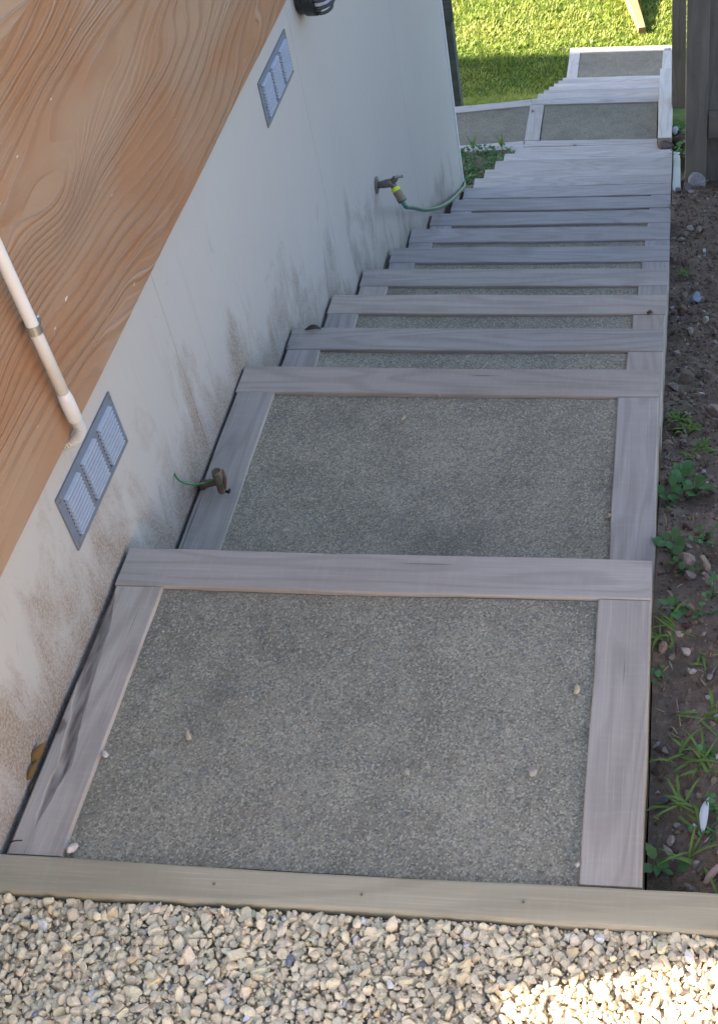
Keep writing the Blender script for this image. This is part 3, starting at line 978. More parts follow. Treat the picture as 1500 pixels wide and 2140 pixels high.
lathe_x('base', [(-0.017, 0.080), (0.0, 0.080), (0.004, 0.086), (0.030, 0.086), (0.034, 0.080), (0.036, 0.070)], M['black'], lp, LC, sq=(1.0, 0.78))
lathe_x('lens', [(0.034, 0.068), (0.045, 0.066), (0.060, 0.056), (0.070, 0.038), (0.074, 0.012)], M['lens'], lp, LC, sq=(1.0, 0.78))
for k in range(5):
    zz = LC.z - 0.048 + k * 0.022
    hw = 0.074 * math.sqrt(max(0.05, 1 - ((zz - LC.z) / 0.066) ** 2))
    arc = []
    for j in range(11):
        a = R(-90 + 18 * j)
        arc.append((LC.x + 0.032 + 0.048 * math.cos(a) * hw / 0.074, LC.y + hw * math.sin(a), zz - 0.004 * math.cos(a)))
    tube('rib', arc, 0.0045, M['black'], lp, 6)

# garden tap
tp = empty('garden_tap', (XW, fy(2.829), fz(-0.69)))
tag(tp, 'old brass garden tap on the white wall feeding the green hose', 'tap')
T0 = Vector((XW, fy(2.829), fz(-0.689)))
lathe_x('flange', [(0.0, 0.030), (0.004, 0.030), (0.007, 0.020), (0.008, 0.012)], M['brass'], tp, T0)
tube('body', [T0 + Vector(q) for q in ((0.004, 0, 0), (0.015, 0, 0.001), (0.03, -0.002, 0.004), (0.047, -0.004, 0.009), (0.062, -0.006, 0.013), (0.066, -0.007, 0.0145))], [0.0115, 0.0125, 0.014, 0.0155, 0.014, 0.010], M['brass'], tp, 12)
tube('bonnet', [T0 + Vector(q) for q in ((0.056, -0.005, 0.012), (0.070, -0.007, 0.024), (0.078, -0.009, 0.031), (0.083, -.01, .036))], [0.0125, 0.011, 0.0085, 0.005], M['brass'], tp, 10)
tube('handle', [T0 + Vector(q) for q in ((0.072, -0.024, 0.042), (0.078, -0.017, 0.040), (0.083, -0.010, 0.037), (0.090, -0.003, 0.033), (0.096, 0.004, 0.030))], [0.0065, 0.0045, 0.0055, 0.0042, 0.0062], M['brass'], tp, 8)
SP = T0 + Vector((0.060, -0.004, 0.004))
CE = onx(842, 421, XW + 0.097)
ax = (CE - SP)
tube('spout', [SP, SP + ax * 0.22], [0.0125, 0.0115], M['brass'], tp, 12)
hc = empty('hose_connector', SP)
COL.objects.unlink(hc); bpy.data.objects.remove(hc)
hose = empty('garden_hose', CE)
tag(hose, 'green garden hose with brown and yellow connector hanging from the tap', 'hose')
tube('ring', [SP + ax * 0.22, SP + ax * 0.225, SP + ax * 0.42, SP + ax * 0.425], [0.011, 0.0160, 0.0162, 0.012], M['yellow'], hose, 14, False)
tube('connector', [SP + ax * 0.415, SP + ax * 0.43, SP + ax * 0.75, SP + ax * 0.78, SP + ax * 0.97, SP + ax * 1.0], [0.0145, 0.0158, 0.0155, 0.0172, 0.0168, 0.010], M['connector'], hose, 14, False)
hp = [SP + ax * 0.93, CE + ax.normalized() * 0.02, onx(862, 433, XW + 0.081), onx(890, 438, XW + 0.064), onx(920, 432, XW + 0.050), onx(945, 416, XW + 0.031), onx(962, 398, XW + 0.017), onx(970, 387, XW + 0.011), Vector((XW - 0.02, YF + 0.035, fz(-1.70))), Vector((-0.68, YF + 0.035, -1.68)), Vector((-0.95, YF + 0.04, -1.82))]
tube('hose_line', spline(hp, 8), 0.0078, M['hose'], hose, 10)

# old capped stub with green wire at the second landing
st = empty('pipe_stub', (-0.445, 0.72, -0.165))
tag(st, 'weathered bronze pipe stub with green wire over the side board below the nearer vent', 'pipe stub')
sb, stp = onz(465, 1028, -0.160), onz(452, 984, -0.092)
dv = stp - sb
tube('stub', [sb, sb + dv * 0.06, sb + dv * 0.3, sb + dv * 0.55, sb + dv * 0.92, stp], [0.007, 0.0098, 0.0095, 0.0108, 0.0105, 0.0095], M['oldbrass'], st, 12, False)
tube('cap', [sb + dv * 0.72, sb + dv * 0.73, sb + dv * 0.97, sb + dv * 1.0], [0.0098, 0.0122, 0.0120, 0.009], M['oldbrass'], st, 8, False)
tube('saddle', [sb + dv * 0.45 + Vector((0.014, -.012, -0.006)), sb + dv * 0.45 + Vector((0.016, 0.0, 0.012)), sb + dv * 0.45 + Vector((0.011, 0.01, 0.03))], [0.003, 0.004, 0.003], M['rustbar'], st, 6)
tube('hook', [sb + Vector((0.006, 0, .004)), sb + Vector((0.016, -0.004, 0.003)), sb + Vector((0.020, -0.002, 0.012))], [0.004, 0.0035, 0.0025], M['black'], st, 6)
tube('bracket', [Vector((-0.506, 0.765, -0.19)), onz(424, 1012, -0.158), sb + dv * 0.5], [0.011, 0.0105, 0.0075], M['rustbar'], st, 8)
wp = [onx(365, 990, XW + .001), onx(374, 1003, XW + .012), onx(398, 1012, XW + .03), onz(425, 1010, -0.130), onz(448, 1003, -0.118), sb + dv * 0.6]
tube('wire', spline(wp, 8), 0.0026, M['wire'], st, 6)

# post beyond the end of the house
vp = empty('veranda_post', (-1.0, 6.86, -2.9))
tag(vp, 'dark grey-green timber post beyond the end of the white wall', 'post')
box('post', (-1.045, 6.83, -2.9), (-0.945, 6.93, 5.0), M['greypost'], vp, 0.004)
box('bracket', (-1.03, 6.80, -1.93), (-0.925, 6.83, -1.55), M['greypost'], vp, 0.004)

# fence on the right
fn = empty('timber_fence', (0.61, 4.5, -1.75))
tag(fn, 'dark brown timber fence with posts, rail and palings right of the steps', 'fence')
timber('post', 2.9, 0.104, 0.100, M['fence'], fn, (0.612, 4.43, -1.80 + 1.45), rot=(0, R(-90), 0), n=12, bev=0.004)
timber('post', 2.6, 0.10, 0.086, M['fence'], fn, (0.522, 6.56, -2.43 + 1.3), rot=(0, R(-90), 0), n=10, bev=0.004)
timber('post', 2.9, 0.104, 0.100, M['fence'], fn, (2.6, 4.43, -1.6 + 1.45), rot=(0, R(-90), 0), n=8, bev=0.004)
timber('rail', 1.90, 0.05, 0.12, M['fence'], fn, (1.62, 4.46, -1.40), 0, n=10)
timber('rail', 1.90, 0.05, 0.10, M['fence'], fn, (1.62, 4.46, 0.55), 0, n=10)
x = 0.64
while x < 2.7:
    w = random.uniform(0.138, 0.15)
    timber('paling', 2.7, w, 0.019, M['fence'], fn, (x + w / 2, 4.50 + random.uniform(0, .004), -1.72 + 1.35 + random.uniform(-.01, .01)), rot=(0, R(-90), R(90)), n=6, bev=0.002)
    x += w + random.uniform(0.004, 0.012)

# unseen fence added beside the gravel yard to bounce warm sunlight onto the near wall
bf = empty('bounce_fence', (2.7, -3, -0.05))
tag(bf, 'added unseen tan paling fence bouncing sunlight onto the near wall', 'fence')
y = -6.6
first = None
while y < -0.75:
    if first is None:
        first = timber('paling', 1.9, 0.148, 0.02, M['tan_timber'], bf, (2.7, y, 0.90), rot=(0, R(-90), 0), n=4, bev=0.002)
    else:
        link(bpy.data.objects.new('paling', first.data), (2.7 + random.uniform(-.003, .003), y, 0.90 + random.uniform(-.01, .01)), (0, R(-90), 0), bf)
    y += 0.156
for zr in (0.3, 1.5):
    timber('rail', 6.0, 0.05, 0.09, M['tan_timber'], bf, (2.74, -3.65, zr), R(90), n=6)
for yp in (-6.5, -4.6, -2.7, -0.8):
    timber('post', 2.0, 0.1, 0.1, M['tan_timber'], bf, (2.82, yp, 0.93), rot=(0, R(-90), 0), n=5)

# sleeper lying on the lawn
a, b = Vector((0.175, 10.30, 0)), Vector((-0.10, 11.6, 0))
d = b - a
o = timber('lawn_sleeper', d.length, 0.075, 0.26, M['fresh'], None, ((a.x + b.x) / 2, (a.y + b.y) / 2, -3.735 + 0.05), rot=(0, R(-10), math.atan2(d.y, d.x)), n=10, bev=0.006, wob=0.004)
tag(o, 'orange-brown sawn timber lying on edge across the sunlit lawn', 'timber')

# ------------------------------------------------------------------ loose stones
def ico(sub):
    bm = bmesh.new(); bmesh.ops.create_icosphere(bm, subdivisions=sub, radius=1.0)
    V = np.array([v.co[:] for v in bm.verts]); F = np.array([[v.index for v in f.verts] for f in bm.faces]); bm.free()
    return V, F
ICO = {1: ico(1), 2: ico(2), 3: ico(3)}

def stones(n, sub, radii, pos, colors, planes=9, flat=0.75):
    """n crushed-stone shapes as one vertex/face array"""
    V0, F0 = ICO[sub]
    m = len(V0)
    V = np.repeat(V0[None], n, 0)
    for _ in range(planes):
        dirs = rng.normal(size=(n, 3)); dirs /= np.linalg.norm(dirs, axis=1)[:, None]
        lim = rng.uniform(0.34, 0.72, n)
        dt = np.einsum('nmk,nk->nm', V, dirs)
        ex = np.clip(dt - lim[:, None], 0, None)
        V = V - ex[..., None] * dirs[:, None, :]
    V = V * (1 + 0.035 * rng.normal(size=(n, m, 1))) * 1.18
    sc = np.stack([rng.uniform(1.0, 1.35, n), rng.uniform(0.85, 1.15, n), rng.uniform(0.65, 1.0, n) * flat / 0.75], -1)
    V = V * sc[:, None, :]
    # random rotations
    q = rng.normal(size=(n, 4)); q[:, 1:3] *= 0.6; q /= np.linalg.norm(q, axis=1)[:, None]
    w, x, y, z = q.T
    Rm = np.stack([np.stack([1 - 2 * (y * y + z * z), 2 * (x * y - z * w), 2 * (x * z + y * w)], -1),
                   np.stack([2 * (x * y + z * w), 1 - 2 * (x * x + z * z), 2 * (y * z - x * w)], -1),
                   np.stack([2 * (x * z - y * w), 2 * (y * z + x * w), 1 - 2 * (x * x + y * y)], -1)], 1)
    V = np.einsum('nij,nmj->nmi', Rm, V) * radii[:, None, None] + pos[:, None, :]
    F = (F0[None] + (np.arange(n) * m)[:, None, None]).reshape(-1, 3)
    C = np.repeat(colors[:, None, :], m, 1)
    return V.reshape(-1, 3), F, C.reshape(-1, 3)

def gravel_colors(n):
    base = np.array([[0.67, 0.56, 0.365]]) * rng.uniform(0.86, 1.14, (n, 1)) * (1 + 0.015 * rng.normal(size=(n, 3)))
    r = rng.random(n)
    base[r > 0.98] = np.array([0.64, 0.60, 0.53]) * rng.uniform(0.9, 1.1)
    base[(r > 0.90) & (r < 0.93)] *= np.array([1.04, 0.95, 0.82])
    base[(r > 0.955) & (r < 0.960)] = np.array([0.20, 0.20, 0.21])
    base[(r > 0.85) & (r < 0.90)] *= np.array([0.85, 0.87, 0.92])
    return np.clip(base, 0.02, 0.85)

def scatter(x0, x1, y0, y1, sp):
    nx, ny = int((x1 - x0) / sp), int((y1 - y0) / (sp * 0.87))
    gx, gy = np.meshgrid(np.arange(nx), np.arange(ny))
    X = x0 + (gx + 0.5 * (gy % 2)) * sp + rng.normal(0, sp * 0.22, gx.shape)
    Y = y0 + gy * sp * 0.87 + rng.normal(0, sp * 0.22, gx.shape)
    return X.ravel(), Y.ravel()

parts = []
GZ = -0.008
for (x0, x1, y0, y1, sp, sub, rr, zz) in ((-0.62, 0.75, -0.60, -0.308, 0.0128, 2, (0.0058, 0.0096), GZ + 0.002), (-0.62, 0.75, -0.60, -0.308, 0.0128, 2, (0.0050, 0.0098), GZ + 0.011),
                                      (-0.62, 0.75, -0.60, -0.308, 0.0080, 1, (0.0020, 0.0048), GZ + 0.010),
                                      (-1.6, 2.4, -1.5, -0.59, 0.017, 1, (0.007, 0.0115), GZ + 0.008), (0.75, 2.4, -0.62, -0.308, 0.017, 1, (0.007, 0.0115), GZ + 0.008)):
    X, Y = scatter(x0, x1, y0, y1, sp)
    ok = (Y < -0.306)
    X, Y = X[ok], Y[ok]
    n = len(X)
    rad = rng.uniform(*rr, n) * np.where(rng.random(n) > 0.93, 1.35, 1)
    Z = zz + rng.normal(0, 0.0025, n) + 0.006 * fbm(X * 9, Y * 9, 2, 2)
    Y = np.minimum(Y, -0.3195 - rad * 1.0)
    parts.append(stones(n, sub, rad, np.stack([X, Y, Z], -1), gravel_colors(n)))
def join(parts):
    V, F, C = [], [], []
    o = 0
    for v, f, c in parts:
        V.append(v); F.append(f + o); C.append(c); o += len(v)
    return np.concatenate(V), np.concatenate(F), np.concatenate(C)
V, F, C = join(parts)
g = mk_np('gravel', V, F, M['stone'], 3, False, C)
tag(g, 'pale tan crushed stone gravel in front of the edging board', 'gravel', kind='stuff')

# crumbs and small stones in the soil
parts = []
n = 5200
Y = rng.uniform(-0.25, 4.6, n) ; X = 0.508 + rng.gamma(1.3, 0.16, n)
Z = soil_z(X, Y)
rad = rng.gamma(2.0, 0.0016, n) + 0.0015
cc = np.array([[0.15, 0.108, 0.076]]) * rng.uniform(0.5, 1.6, (n, 1)) * (1 + 0.06 * rng.normal(size=(n, 3)))
w = rng.random(n) > 0.90
cc[w] = np.array([0.33, 0.29, 0.24]) * rng.uniform(0.7, 1.3, (w.sum(), 1))
parts.append(stones(n, 1, rad, np.stack([X, Y, Z + rad * 0.2], -1), np.clip(cc, 0.01, .8)))
V, F, C = join(parts)
tag(mk_np('soil_crumbs', V, F, M['stone'], 3, False, C), 'small stones and crumbs strewn over the dark soil bank', 'small stones', kind='stuff')

def zone(p):
    """names the stretch of bank by what stands beside it"""
    y = p[1]
    if y < 0.02: return 'soil close to the edging board'
    if y < 0.42: return 'soil beside the top nosing'
    if y < 0.85: return 'soil just below the top nosing'
    if y < 1.6: return 'soil beside the second landing'
    if y < 3.0: return 'soil beside the middle steps'
    return 'soil near the fence post'

def stone_label(p, r, c):
    size = 'large' if r >= 0.018 else ('small' if r < 0.009 else 'medium')
    m = sum(c) / 3
    if m > 0.45: col = 'white'
    elif c[2] > c[0] * 0.98: col = 'blue-grey'
    elif m > 0.27: col = 'pale tan'
    elif m > 0.17: col = 'brown'
    else: col = 'dark brown'
    return size + ' ' + col + ' stone on the ' + zone(p)

# dry straw litter on the bank
lv, lf, lc = [], [], []
for k in range(620):
    x, y = 0.51 + random.random() ** 1.5 * 0.45, random.uniform(-0.24, 4.4)
    a, l = random.uniform(0, 6.28), random.uniform(0.008, 0.035)
    z = float(soil_z(np.array(x), np.array(y))) + 0.003
    d_ = Vector((math.cos(a), math.sin(a), random.uniform(-.1, .25))) * l
    sd_ = Vector((-math.sin(a), math.cos(a), 0)) * random.uniform(0.0005, 0.0013)
    o_ = len(lv)
    c_ = Vector((x, y, z))
    lv += [c_ - sd_, c_ + sd_, c_ + d_ * .5 + sd_ + Vector((0, 0, .002)), c_ + d_ * .5 - sd_ + Vector((0, 0, .002)), c_ + d_]
    lf += [(o_, o_ + 1, o_ + 2), (o_, o_ + 2, o_ + 3), (o_ + 3, o_ + 2, o_ + 4)]
    lc += [[q * random.uniform(.6, 1.2) for q in ((.34, .27, .17) if k % 3 else (.16, .10, .06))]] * 5
tag(mk_np('dry_litter', np.array(lv), np.array(lf), M['stone'], 3, False, np.array(lc)), 'dry straw and leaf litter scattered over the soil bank', 'litter', kind='stuff')

# grit washed into the edges of the two upper slabs
gp, gr_ = [], []
for k in range(260):
    top = random.random() < 0.6
    y0_, y1_, z_ = (-0.25, 0.30, 0.004) if top else (0.41, 1.06, -0.177)
    e = random.random(); off = abs(random.gauss(0, 0.018)) + 0.003
    if e < 0.33: q = (-0.405 + off, random.uniform(y0_, y1_))
    elif e < 0.66: q = (0.403 - off, random.uniform(y0_, y1_))
    else: q = (random.uniform(-0.4, 0.4), y1_ - off if random.random() < .6 else y0_ + off)
    gp.append((q[0], q[1], z_)); gr_.append(random.uniform(0.0008, 0.0024))
gc_ = np.array([[0.36, 0.31, 0.23]]) * rng.uniform(0.4, 1.3, (260, 1))
gV, gF, gC = stones(260, 1, np.array(gr_), np.array(gp), gc_)
tag(mk_np('grit', gV, gF, M['stone'], 3, False, gC), 'fine grit gathered along the edges of the upper concrete slabs', 'grit', kind='stuff')

def one_stone(name, loc, r, color, label, cat, group=None, sub=2, flat=0.75, seedrot=None):
    V, F, C = stones(1, sub, np.array([r]), np.zeros((1, 3)), np.array([color]), 7, flat)
    low = V[:, 2].min()
    o = mk(name, V.tolist(), F.tolist(), M['fieldstone'], None, (loc[0], loc[1], loc[2] - low * 0.9))
    o.color = (*color, 1)
    return tag(o, label, cat, group)

tan = (0.42, 0.35, 0.24)
PEB = [((395, 1542), 0.0075, tan, 0.005), ((852, 1618), 0.0055, (0.36, .32, .24), 0.005), ((1114, 1617), 0.0075, (0.40, .36, .29), 0.005), ((1204, 1445), 0.0066, (.45, .38, .25), 0.005),
       ((222, 1581), 0.006, (.55, .50, .42), .005), ((152, 1778), 0.0098, (.56, .5, .44), .005), ((1206, 1811), .004, (.45, .4, .33), .005)]
for (uv, r, c, z) in PEB:
    one_stone('pebble', onz(*uv, z), r, c, 'small pale pebble lying loose on the top concrete slab', 'pebble', 'pebbles on the top slab')
for (uv, r, c, z) in (((842, 880), .0075, tan, -.176), ((768, 1094), .005, tan, -.176), ((1270, 1082), .0065, tan, -.176), ((918, 827), .0065, (.36, .27, .19), -.176), ((1229, 829), .004, (.36, .27, .19), -.176)):
    one_stone('pebble', onz(*uv, z), r, c, 'small tan pebble lying loose on the second concrete slab', 'pebble', 'pebbles on the second slab')
for (u, v) in ((40, 1716), (52, 1684), (14, 1778)):
    p = onx(u, v, -0.505)
    one_stone('pebble', (p.x, p.y, -0.062), 0.010, (0.5, 0.46, 0.42), 'whitish stone wedged in the gap between wall and top side board', 'pebble', 'stones in the wall gap')

brown = (0.20, 0.14, 0.09)
ST = [(1432, 1186, .020, (.27, .21, .16)), (1472, 1190, .015, (.25, .19, .13)), (1480, 1222, .012, (.33, .27, .22)), (1492, 872, .024, (.26, .2, .15)), (1432, 800, .022, (.16, .12, .085)), (1410, 815, .018, (.24, .19, .15)),
      (1455, 632, .020, (.25, .28, .32)), (1440, 700, .014, (.26, .21, .16)), (1475, 676, .012, (.42, .38, .32)), (1432, 620, .016, (.19, .14, .10)), (1452, 610, .014, (.22, .17, .12)), (1425, 655, .016, (.16, .11, .07)),
      (1470, 530, .012, (.55, .53, .5)), (1462, 488, .016, (.26, .21, .16)), (1430, 498, .013, (.22, .17, .12)), (1442, 482, .014, (.33, .28, .22)), (1458, 394, .034, (.36, .33, .30)), (1433, 400, .02, (.22, .18, .14)), (1415, 402, .018, (.19, .17, .14)), (1412, 905, .016, (.12, .09, .07)), (1490, 700, .014, (.24, .19, .15)), (1425, 505, .014, (.24, .2, .15)), (1482, 590, .012, (.24, .19, .14)), (1408, 548, .012, (.16, .12, .09)),
      (1402, 1768, .008, (.3, .25, .2)), (1414, 1732, .006, (.33, .3, .27)), (1450, 1731, .004, (.66, .64, .6)), (1461, 1573, .007, (.34, .28, .22)), (1372, 1562, .006, (.3, .24, .19)), (1390, 1575, .006, (.28, .22, .17)), (1433, 1368, .008, (.38, .32, .25)), (1385, 1362, .009, (.28, .21, .16)), (1402, 1378, .007, (.25, .19, .14)), (1440, 1861, .007, (.22, .17, .14)), (1453, 1817, .006, (.24, .2, .17)), (1440, 1408, .006, (.32, .25, .18)), (1375, 1665, .005, (.4, .35, .3)), (1390, 1677, .009, (.12, .12, .14)),
      (1480, 1420, .007, (.25, .2, .16)), (1400, 1250, .008, (.22, .17, .12)), (1470, 1330, .006, (.3, .24, .18)), (1395, 1010, .010, (.18, .14, .1)), (1490, 1030, .010, (.2, .16, .12)), (1470, 990, .006, (.45, .42, .38)), (1425, 930, .009, (.2, .16, .12))]
for (u, v, r, c) in ST:
    q = pix_soil(u, v)
    one_stone('stone', q, r, c, stone_label(q, r, c), 'stone', 'stones on the soil bank')

# ------------------------------------------------------------------ leaves and weeds
def strip(p0, p1, h, w, n=6, side=None, droop=0.5, fold=0.15):
    """blade or lance leaf as a strip; returns verts, faces"""
    p0, p1 = Vector(p0), Vector(p1)
    d = p1 - p0
    sd = Vector((-d.y, d.x, 0))
    bend = sd * random.uniform(-0.35, 0.35)
    sd = sd.normalized() if sd.length > 1e-6 else Vector((1, 0, 0))
    if side: sd = side
    vs, fs = [], []
    for i in range(n + 1):
        t = i / n
        c = p0.lerp(p1, t) + Vector((0, 0, h * 4 * t * (1 - t) * (1 if droop else 0))) + bend * t * t
        ww = w * (math.sin(math.pi * min(1, 0.12 + 0.88 * t) ** 0.75) if t < 1 else 0.02)
        vs += [c - sd * ww, c - Vector((0, 0, fold * w)), c + sd * ww]
    for i in range(n):
        a = 3 * i
        fs += [(a, a + 1, a + 4, a + 3), (a + 1, a + 2, a + 5, a + 4)]
    return vs, fs

def merge(lst):
    V, F = [], []
    for v, f in lst:
        o = len(V); V += v; F += [tuple(q + o for q in g_) for g_ in f]
    return V, F

def grass_weed(u, v, nb, L, label, w=0.0026, spread=1.0):
    p = pix_soil(u, v)
    root = empty('grass_weed', p)
    tag(root, label + zone(p), 'weed', 'grass weeds on the soil bank')
    for k in range(int(nb * 1.5)):
        a = random.uniform(0, 6.28)
        l = L * random.uniform(0.4, 1.2)
        q = Vector((math.cos(a) * l * spread, math.sin(a) * l * spread, l * random.uniform(0.0, 0.28)))
        b0 = Vector((random.uniform(-.016, .016), random.uniform(-.016, .016), -.002))
        vs, fs = strip(b0, q + b0, l * random.uniform(0.08, 0.26), w * random.uniform(0.6, 1.2))
        mk('blade', vs, fs, M['weedblade'], root, p, smooth=True)
    return root

def leaf_shape(L, W, lob=0.0, n=7):
    vs, fs = [], []
    for i in range(n + 1):
        t = i / n
        w = W * math.sin(math.pi * (0.05 + 0.95 * t) ** 0.8) * (1 + lob * math.sin(t * 19)) if t < 1 else 0.0005
        z = 0.15 * L * math.sin(t * 2.6) * 0.6
        vs += [(L * t, -w, z), (L * t, 0, z - 0.12 * W), (L * t, w, z)]
    for i in range(n):
        a = 3 * i
        fs += [(a, a + 3, a + 4, a + 1), (a + 1, a + 4, a + 5, a + 2)]
    return vs, fs

def broad_weed(u, v, nl, L, W, label, lob=0.12, height=0.02, spread=0.02):
    p = pix_soil(u, v)
    root = empty('broadleaf_weed', p)
    tag(root, label + ('big ' if L > 0.025 else ('tiny ' if L < 0.013 else 'small ')) + 'broad leaves on the ' + zone(p), 'weed', 'broadleaf weeds on the soil bank')
    vs, fs = leaf_shape(L, W, lob)
    me = None
    for k in range(nl):
        a = random.uniform(0, 6.28)
        r0 = random.uniform(0, spread)
        z = random.uniform(0.3, 1.0) * height
        c = Vector((p.x + r0 * math.cos(a), p.y + r0 * math.sin(a), p.z + z))
        if me is None:
            o = mk('leaf', vs, fs, M['weedleaf'], root, c, (random.uniform(-.4, .4), random.uniform(-.5, .1), a), True); me = o.data
        else:
            o = link(bpy.data.objects.new('leaf', me), c, (random.uniform(-.4, .4), random.uniform(-.5, .1), a), root)
        s = random.uniform(0.6, 1.15); o.scale = (s, s * random.uniform(.8, 1.1), s)
        vv, ff = tube_data([p + Vector((0, 0, -0.004)), p.lerp(c, 0.5) + Vector((0, 0, 0.004)), c], [0.0014, 0.0012, 0.0008], 5)
        mk('stalk', vv, ff, M['weedleaf'], root, (0, 0, 0), smooth=True)
    return root

G1 = 'long bladed green grass weed on the '
for (u, v, nb, L) in ((1440, 1690, 8, .075), (1452, 1800, 7, .085), (1432, 1580, 8, .07), (1478, 1600, 7, .06), (1470, 1500, 7, .06), (1400, 1320, 8, .06), (1385, 1345, 5, .05), (1478, 1380, 5, .045), (1390, 1690, 5, .045)):
    grass_weed(u, v, nb, L, G1)
G2 = 'short bright green grass tuft on the '
for (u, v, nb, L) in ((1420, 885, 16, .06), (1440, 900, 14, .055), (1470, 940, 10, .06), (1448, 960, 8, .06), (1425, 575, 12, .06), (1410, 870, 10, .05), (1490, 950, 8, .05)):
    grass_weed(u, v, nb, L, G2, 0.0035, 0.7)
B1 = 'green weed with '
for (u, v, nl, L, W, h, sp) in ((1425, 1025, 12, .030, .013, .045, .03), (1400, 1050, 8, .028, .012, .03, .03), (1450, 1040, 8, .028, .013, .04, .03), (1398, 1150, 6, .024, .011, .025, .02), (1405, 1175, 5, .026, .012, .02, .02), (1430, 1205, 8, .014, .006, .02, .03),
                          (1405, 1280, 8, .020, .009, .03, .03), (1372, 1822, 4, .030, .010, .03, .006), (1410, 1840, 3, .028, .008, .01, .02), (1483, 1580, 9, .014, .006, .02, .03), (1478, 1740, 10, .009, .006, .012, .025), (1490, 1700, 10, .010, .006, .012, .02), (1475, 1130, 9, .014, .007, .02, .03), (1385, 1425, 6, .012, .007, .015, .02), (1490, 1250, 6, .016, .007, .02, .03), (1462, 1290, 6, .014, .006, .02, .03)):
    broad_weed(u, v, nl, L, W, B1, height=h, spread=sp)
# foliage beside the kerb behind the fence post
def clump(name, label, cat, c, r, n, L, W, group=None, mat='weedleaf', zf=None):
    root = empty(name, c)
    tag(root, label, cat, group)
    vs, fs = leaf_shape(L, W, 0.1, 5)
    V, F = [], []
    for k in range(n):
        a = random.uniform(0, 6.28); rr = r * math.sqrt(random.random())
        m = Matrix.Translation((rr * math.cos(a), rr * math.sin(a), random.uniform(0, r * 0.8) * (1 - rr / r * 0.6))) @ Euler((random.uniform(-.7, .7), random.uniform(-.9, .2), random.uniform(0, 6.28))).to_matrix().to_4x4() @ Matrix.Scale(random.uniform(.6, 1.2), 4)
        o = len(V); V += [m @ Vector(q) for q in vs]; F += [tuple(q + o for q in f) for f in fs]
    mk('foliage', V, F, M[mat], root, c, smooth=True)
    st_v, st_f = tube_data([Vector((0, 0, -0.01)), Vector((0.004, 0.003, r * 0.4)), Vector((-.004, 0.004, r * 0.7))], [0.003, 0.0025, 0.0015], 6)
    mk('stem', st_v, st_f, M[mat], root, c, smooth=True)
    return root
clump('leafy_weed', 'bright green leafy weed between the kerb and the dark fence post', 'weed', (0.535, 6.33, -2.50), 0.07, 60, 0.025, 0.011)
clump('leafy_weed', 'trailing green weed beside the pale timber blocks at the fence post', 'weed', (0.56, 5.35, -2.06), 0.07, 40, 0.03, 0.009)
for (x, y) in ((-0.62, 5.95), (-0.75, 6.0), (-0.86, 5.85), (-0.58, 5.62), (-0.70, 5.55), (-0.66, 5.80), (-0.95, 6.02), (-0.80, 5.65), (-0.56, 5.85), (-0.62, 5.4), (-0.9, 5.5), (-0.68, 6.04), (-0.84, 6.03), (-0.57, 6.02), (-0.78, 5.85), (-0.72, 5.70), (-0.60, 5.72), (-0.88, 5.7)):
    clump('ground_cover_plant', 'low dark green plant on the soil between wall end and side path', 'plant', (x, y, float(left_soil_z(np.array(x), np.array(y)))), random.uniform(.05, .09), 45, 0.026, 0.009, 'plants by the side path')
for (u, v) in ((988, 312), (1048, 308)):
    p = onz(u, v, -2.47)
    root = empty('grass_tuft', p)
    tag(root, 'thin yellow-green grass tuft against the near edge of the side path', 'grass tuft', 'tufts by the side path')
    for k in range(9):
        a = random.uniform(0, 6.28); l = random.uniform(.05, .1)
        vs, fs = strip((0, 0, 0), (math.cos(a) * l * .6, math.sin(a) * l * .6, l), .01, .004)
        mk('blade', vs, fs, M['weedblade'], root, p, smooth=True)

def leaf(name, loc, rot, L, W, color, label, n=9, curl=0.15):
    vs, fs = [], []
    for i in range(n + 1):
        t = i / n
        w = W * math.sin(math.pi * (0.04 + 0.96 * t) ** 0.9) if t < 1 else 0.0004
        b = curl * L * math.sin(t * 3.0)
        s = 0.12 * L * math.sin(t * 2.2)
        vs += [(L * (t - .5), s - w, b + 0.25 * w), (L * (t - .5), s, b), (L * (t - .5), s + w, b + 0.25 * w)]
    for i in range(n):
        a = 3 * i
        fs += [(a, a + 3, a + 4, a + 1), (a + 1, a + 4, a + 5, a + 2)]
    o = mk(name, vs, fs, M['deadleaf'], None, loc, rot, True)
    m = o.modifiers.new('thickness', 'SOLIDIFY'); m.thickness = 0.0006
    o.color = (*color, 1)
    return tag(o, label, 'leaf')
p = pix_soil(1478, 1716)
leaf('fallen_leaf', p + Vector((0, 0, .012)), (0.1, -0.1, R(75)), 0.062, 0.0066, (0.50, 0.52, 0.50), 'silvery white pointed leaf lying on the dark soil')
p = pix_soil(1398, 1795)
leaf('fallen_leaf', p + Vector((0, 0, .010)), (0.3, 0.1, R(112)), 0.034, 0.0062, (0.25, 0.19, 0.155), 'curled brown dry leaf lying on the soil near the edging board')
leaf('fallen_leaf', onz(655, 688, -.340) + Vector((0, -0.004, 0)), (0.3, 0, R(-6)), 0.048, 0.008, (0.07, 0.05, 0.035), 'dark dead leaf on the left end of a nosing board by the wall')
leaf('fallen_leaf', onz(1358, 655, -.517) + Vector((0, 0, .002)), (0.5, 0.1, R(10)), 0.020, 0.006, (0.12, 0.065, 0.035), 'small brown leaf on the right end of a nosing board')
GL = ((82, 1578, 0.048, (.15, .082, .016), -.503, 62), (70, 1612, 0.034, (.13, .07, .016), -.504, 70), (70, 1648, 0.026, (.10, .055, .016), -.503, 80))
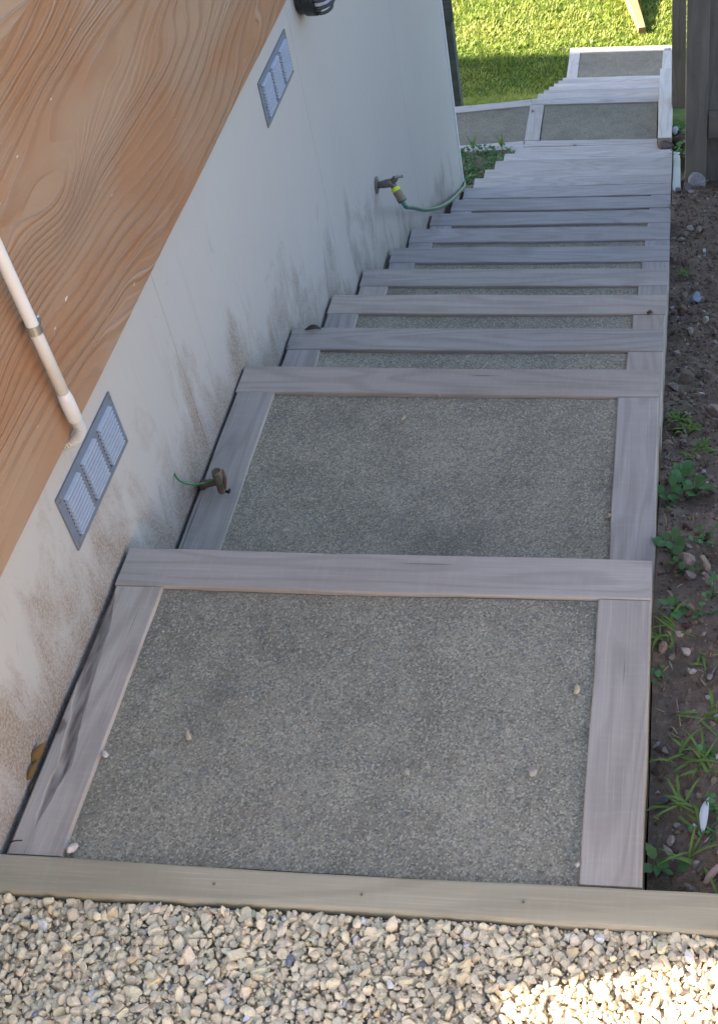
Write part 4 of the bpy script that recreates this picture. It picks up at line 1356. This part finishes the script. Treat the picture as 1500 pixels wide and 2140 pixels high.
for (u, v, L, c, x, ang) in GL:
    q = onx(u, v, x)
    leaf('fallen_leaf', (q.x, q.y, max(q.z, -.055)), (R(50), R(-12), R(ang)), L, L * .17, c, 'golden brown dead leaf caught in the gap between wall and side board', curl=.08)['group'] = 'dead leaves in the wall gap'
tw = tube('twig', spline([onz(20, 1762, .015), onz(30, 1758, .022), onz(46, 1757, .016)], 5), 0.0012, M['bark'], None, 5)
tag(tw, 'thin dark curled twig on the end of the waney side board', 'twig')
rp = pix_soil(1495, 1835)
rt = tube('root_stub', spline([rp + Vector((-.016, -.014, .0)), rp + Vector((-.004, .0, .010)), rp + Vector((.012, .012, .012)), rp + Vector((.05, .03, .004))], 5), [.004, .005, .006, .006, .006, .006, .006, .006, .006, .006, .006, .006, .006, .006, .006, .006], plain('root', (.28, .2, .15), .9), None, 7)
tag(rt, 'pinkish brown root stub poking from the soil by the edging board', 'root')
md = one_stone('mud_clod', (0.435, 6.075, Z15 - 0.012), 0.06, (.13, .10, .075), 'lump of brown mud at the foot of the raised kerb', 'mud', flat=0.3)
one_stone('mud_clod', (0.53, 6.12, Z15 - .05), 0.05, (.09, .065, .045), 'lump of brown earth between the raised kerb and fence post', 'mud', flat=0.6)
one_stone('stone', (0.508, 6.30, Z15 - .03), 0.022, (.5, .52, .55), 'pale stone standing between the raised kerb and the leafy weed', 'stone', flat=1.2)

# ------------------------------------------------------------------ lawn grass
def blades(n, x0, x1, y0, y1, hmin, hmax, w, seed):
    r = np.random.default_rng(seed)
    X = r.uniform(x0, x1, n); Y = r.uniform(y0, y1, n)
    keep = ~((X > -0.50) & (X < 0.60) & (Y < 9.99))
    keep &= ~((Y < 6.80 + 0.14 * (X + 0.45)) & (X < -0.45))
    keep &= ~((Y < 6.80))
    X, Y = X[keep], Y[keep]
    n = len(X)
    Z = lawn_z(X, Y)
    patch = fbm(X * 2.2, Y * 2.2, 71, 3)
    tuft = fbm(X * 13, Y * 13, 72, 3)
    H = r.uniform(hmin, hmax, n) * (1 + 0.9 * tuft)
    a = r.uniform(0, 6.283, n); lean = r.uniform(0.2, 1.1, n)
    dx, dy = np.cos(a), np.sin(a)
    W = w * r.uniform(0.6, 1.3, n)
    base = np.stack([X, Y, Z], -1)
    sd = np.stack([-dy, dx, 0 * dx], -1) * W[:, None]
    up = np.stack([dx * lean * H, dy * lean * H, H * 0.8], -1)
    mid = base + up * 0.5 + np.stack([0 * H, 0 * H, 0.12 * H], -1)
    V = np.stack([base - sd, base + sd, mid + sd * .8, mid - sd * .8, base + up], 1)
    i = (np.arange(n) * 5)[:, None]
    F = np.concatenate([i + np.array([[0, 1, 2]]), i + np.array([[0, 2, 3]]), i + np.array([[3, 2, 4]])])
    g1 = np.array([0.20, 0.27, 0.028]); g2 = np.array([0.33, 0.36, 0.06]); g3 = np.array([0.34, 0.31, 0.10])
    t = np.clip(0.5 + patch * 1.3 + r.normal(0, .2, n), 0, 1)[:, None]
    C = g1 * (1 - t) + g2 * t
    dry = (r.random(n) > 0.93)
    C[dry] = g3
    C = C * r.uniform(0.75, 1.2, (n, 1))
    return V.reshape(-1, 3), F, np.repeat(C[:, None], 5, 1).reshape(-1, 3)
V, F, C = join([blades(95000, -2.6, 1.6, 6.75, 12.4, 0.02, 0.05, 0.0042, 1), blades(20000, -6, 5, 10, 17, 0.03, 0.05, 0.012, 2)])
tag(mk_np('grass', V, F, M['grass'], 3, True, C), 'short green lawn grass at the foot of the garden', 'grass', kind='stuff')
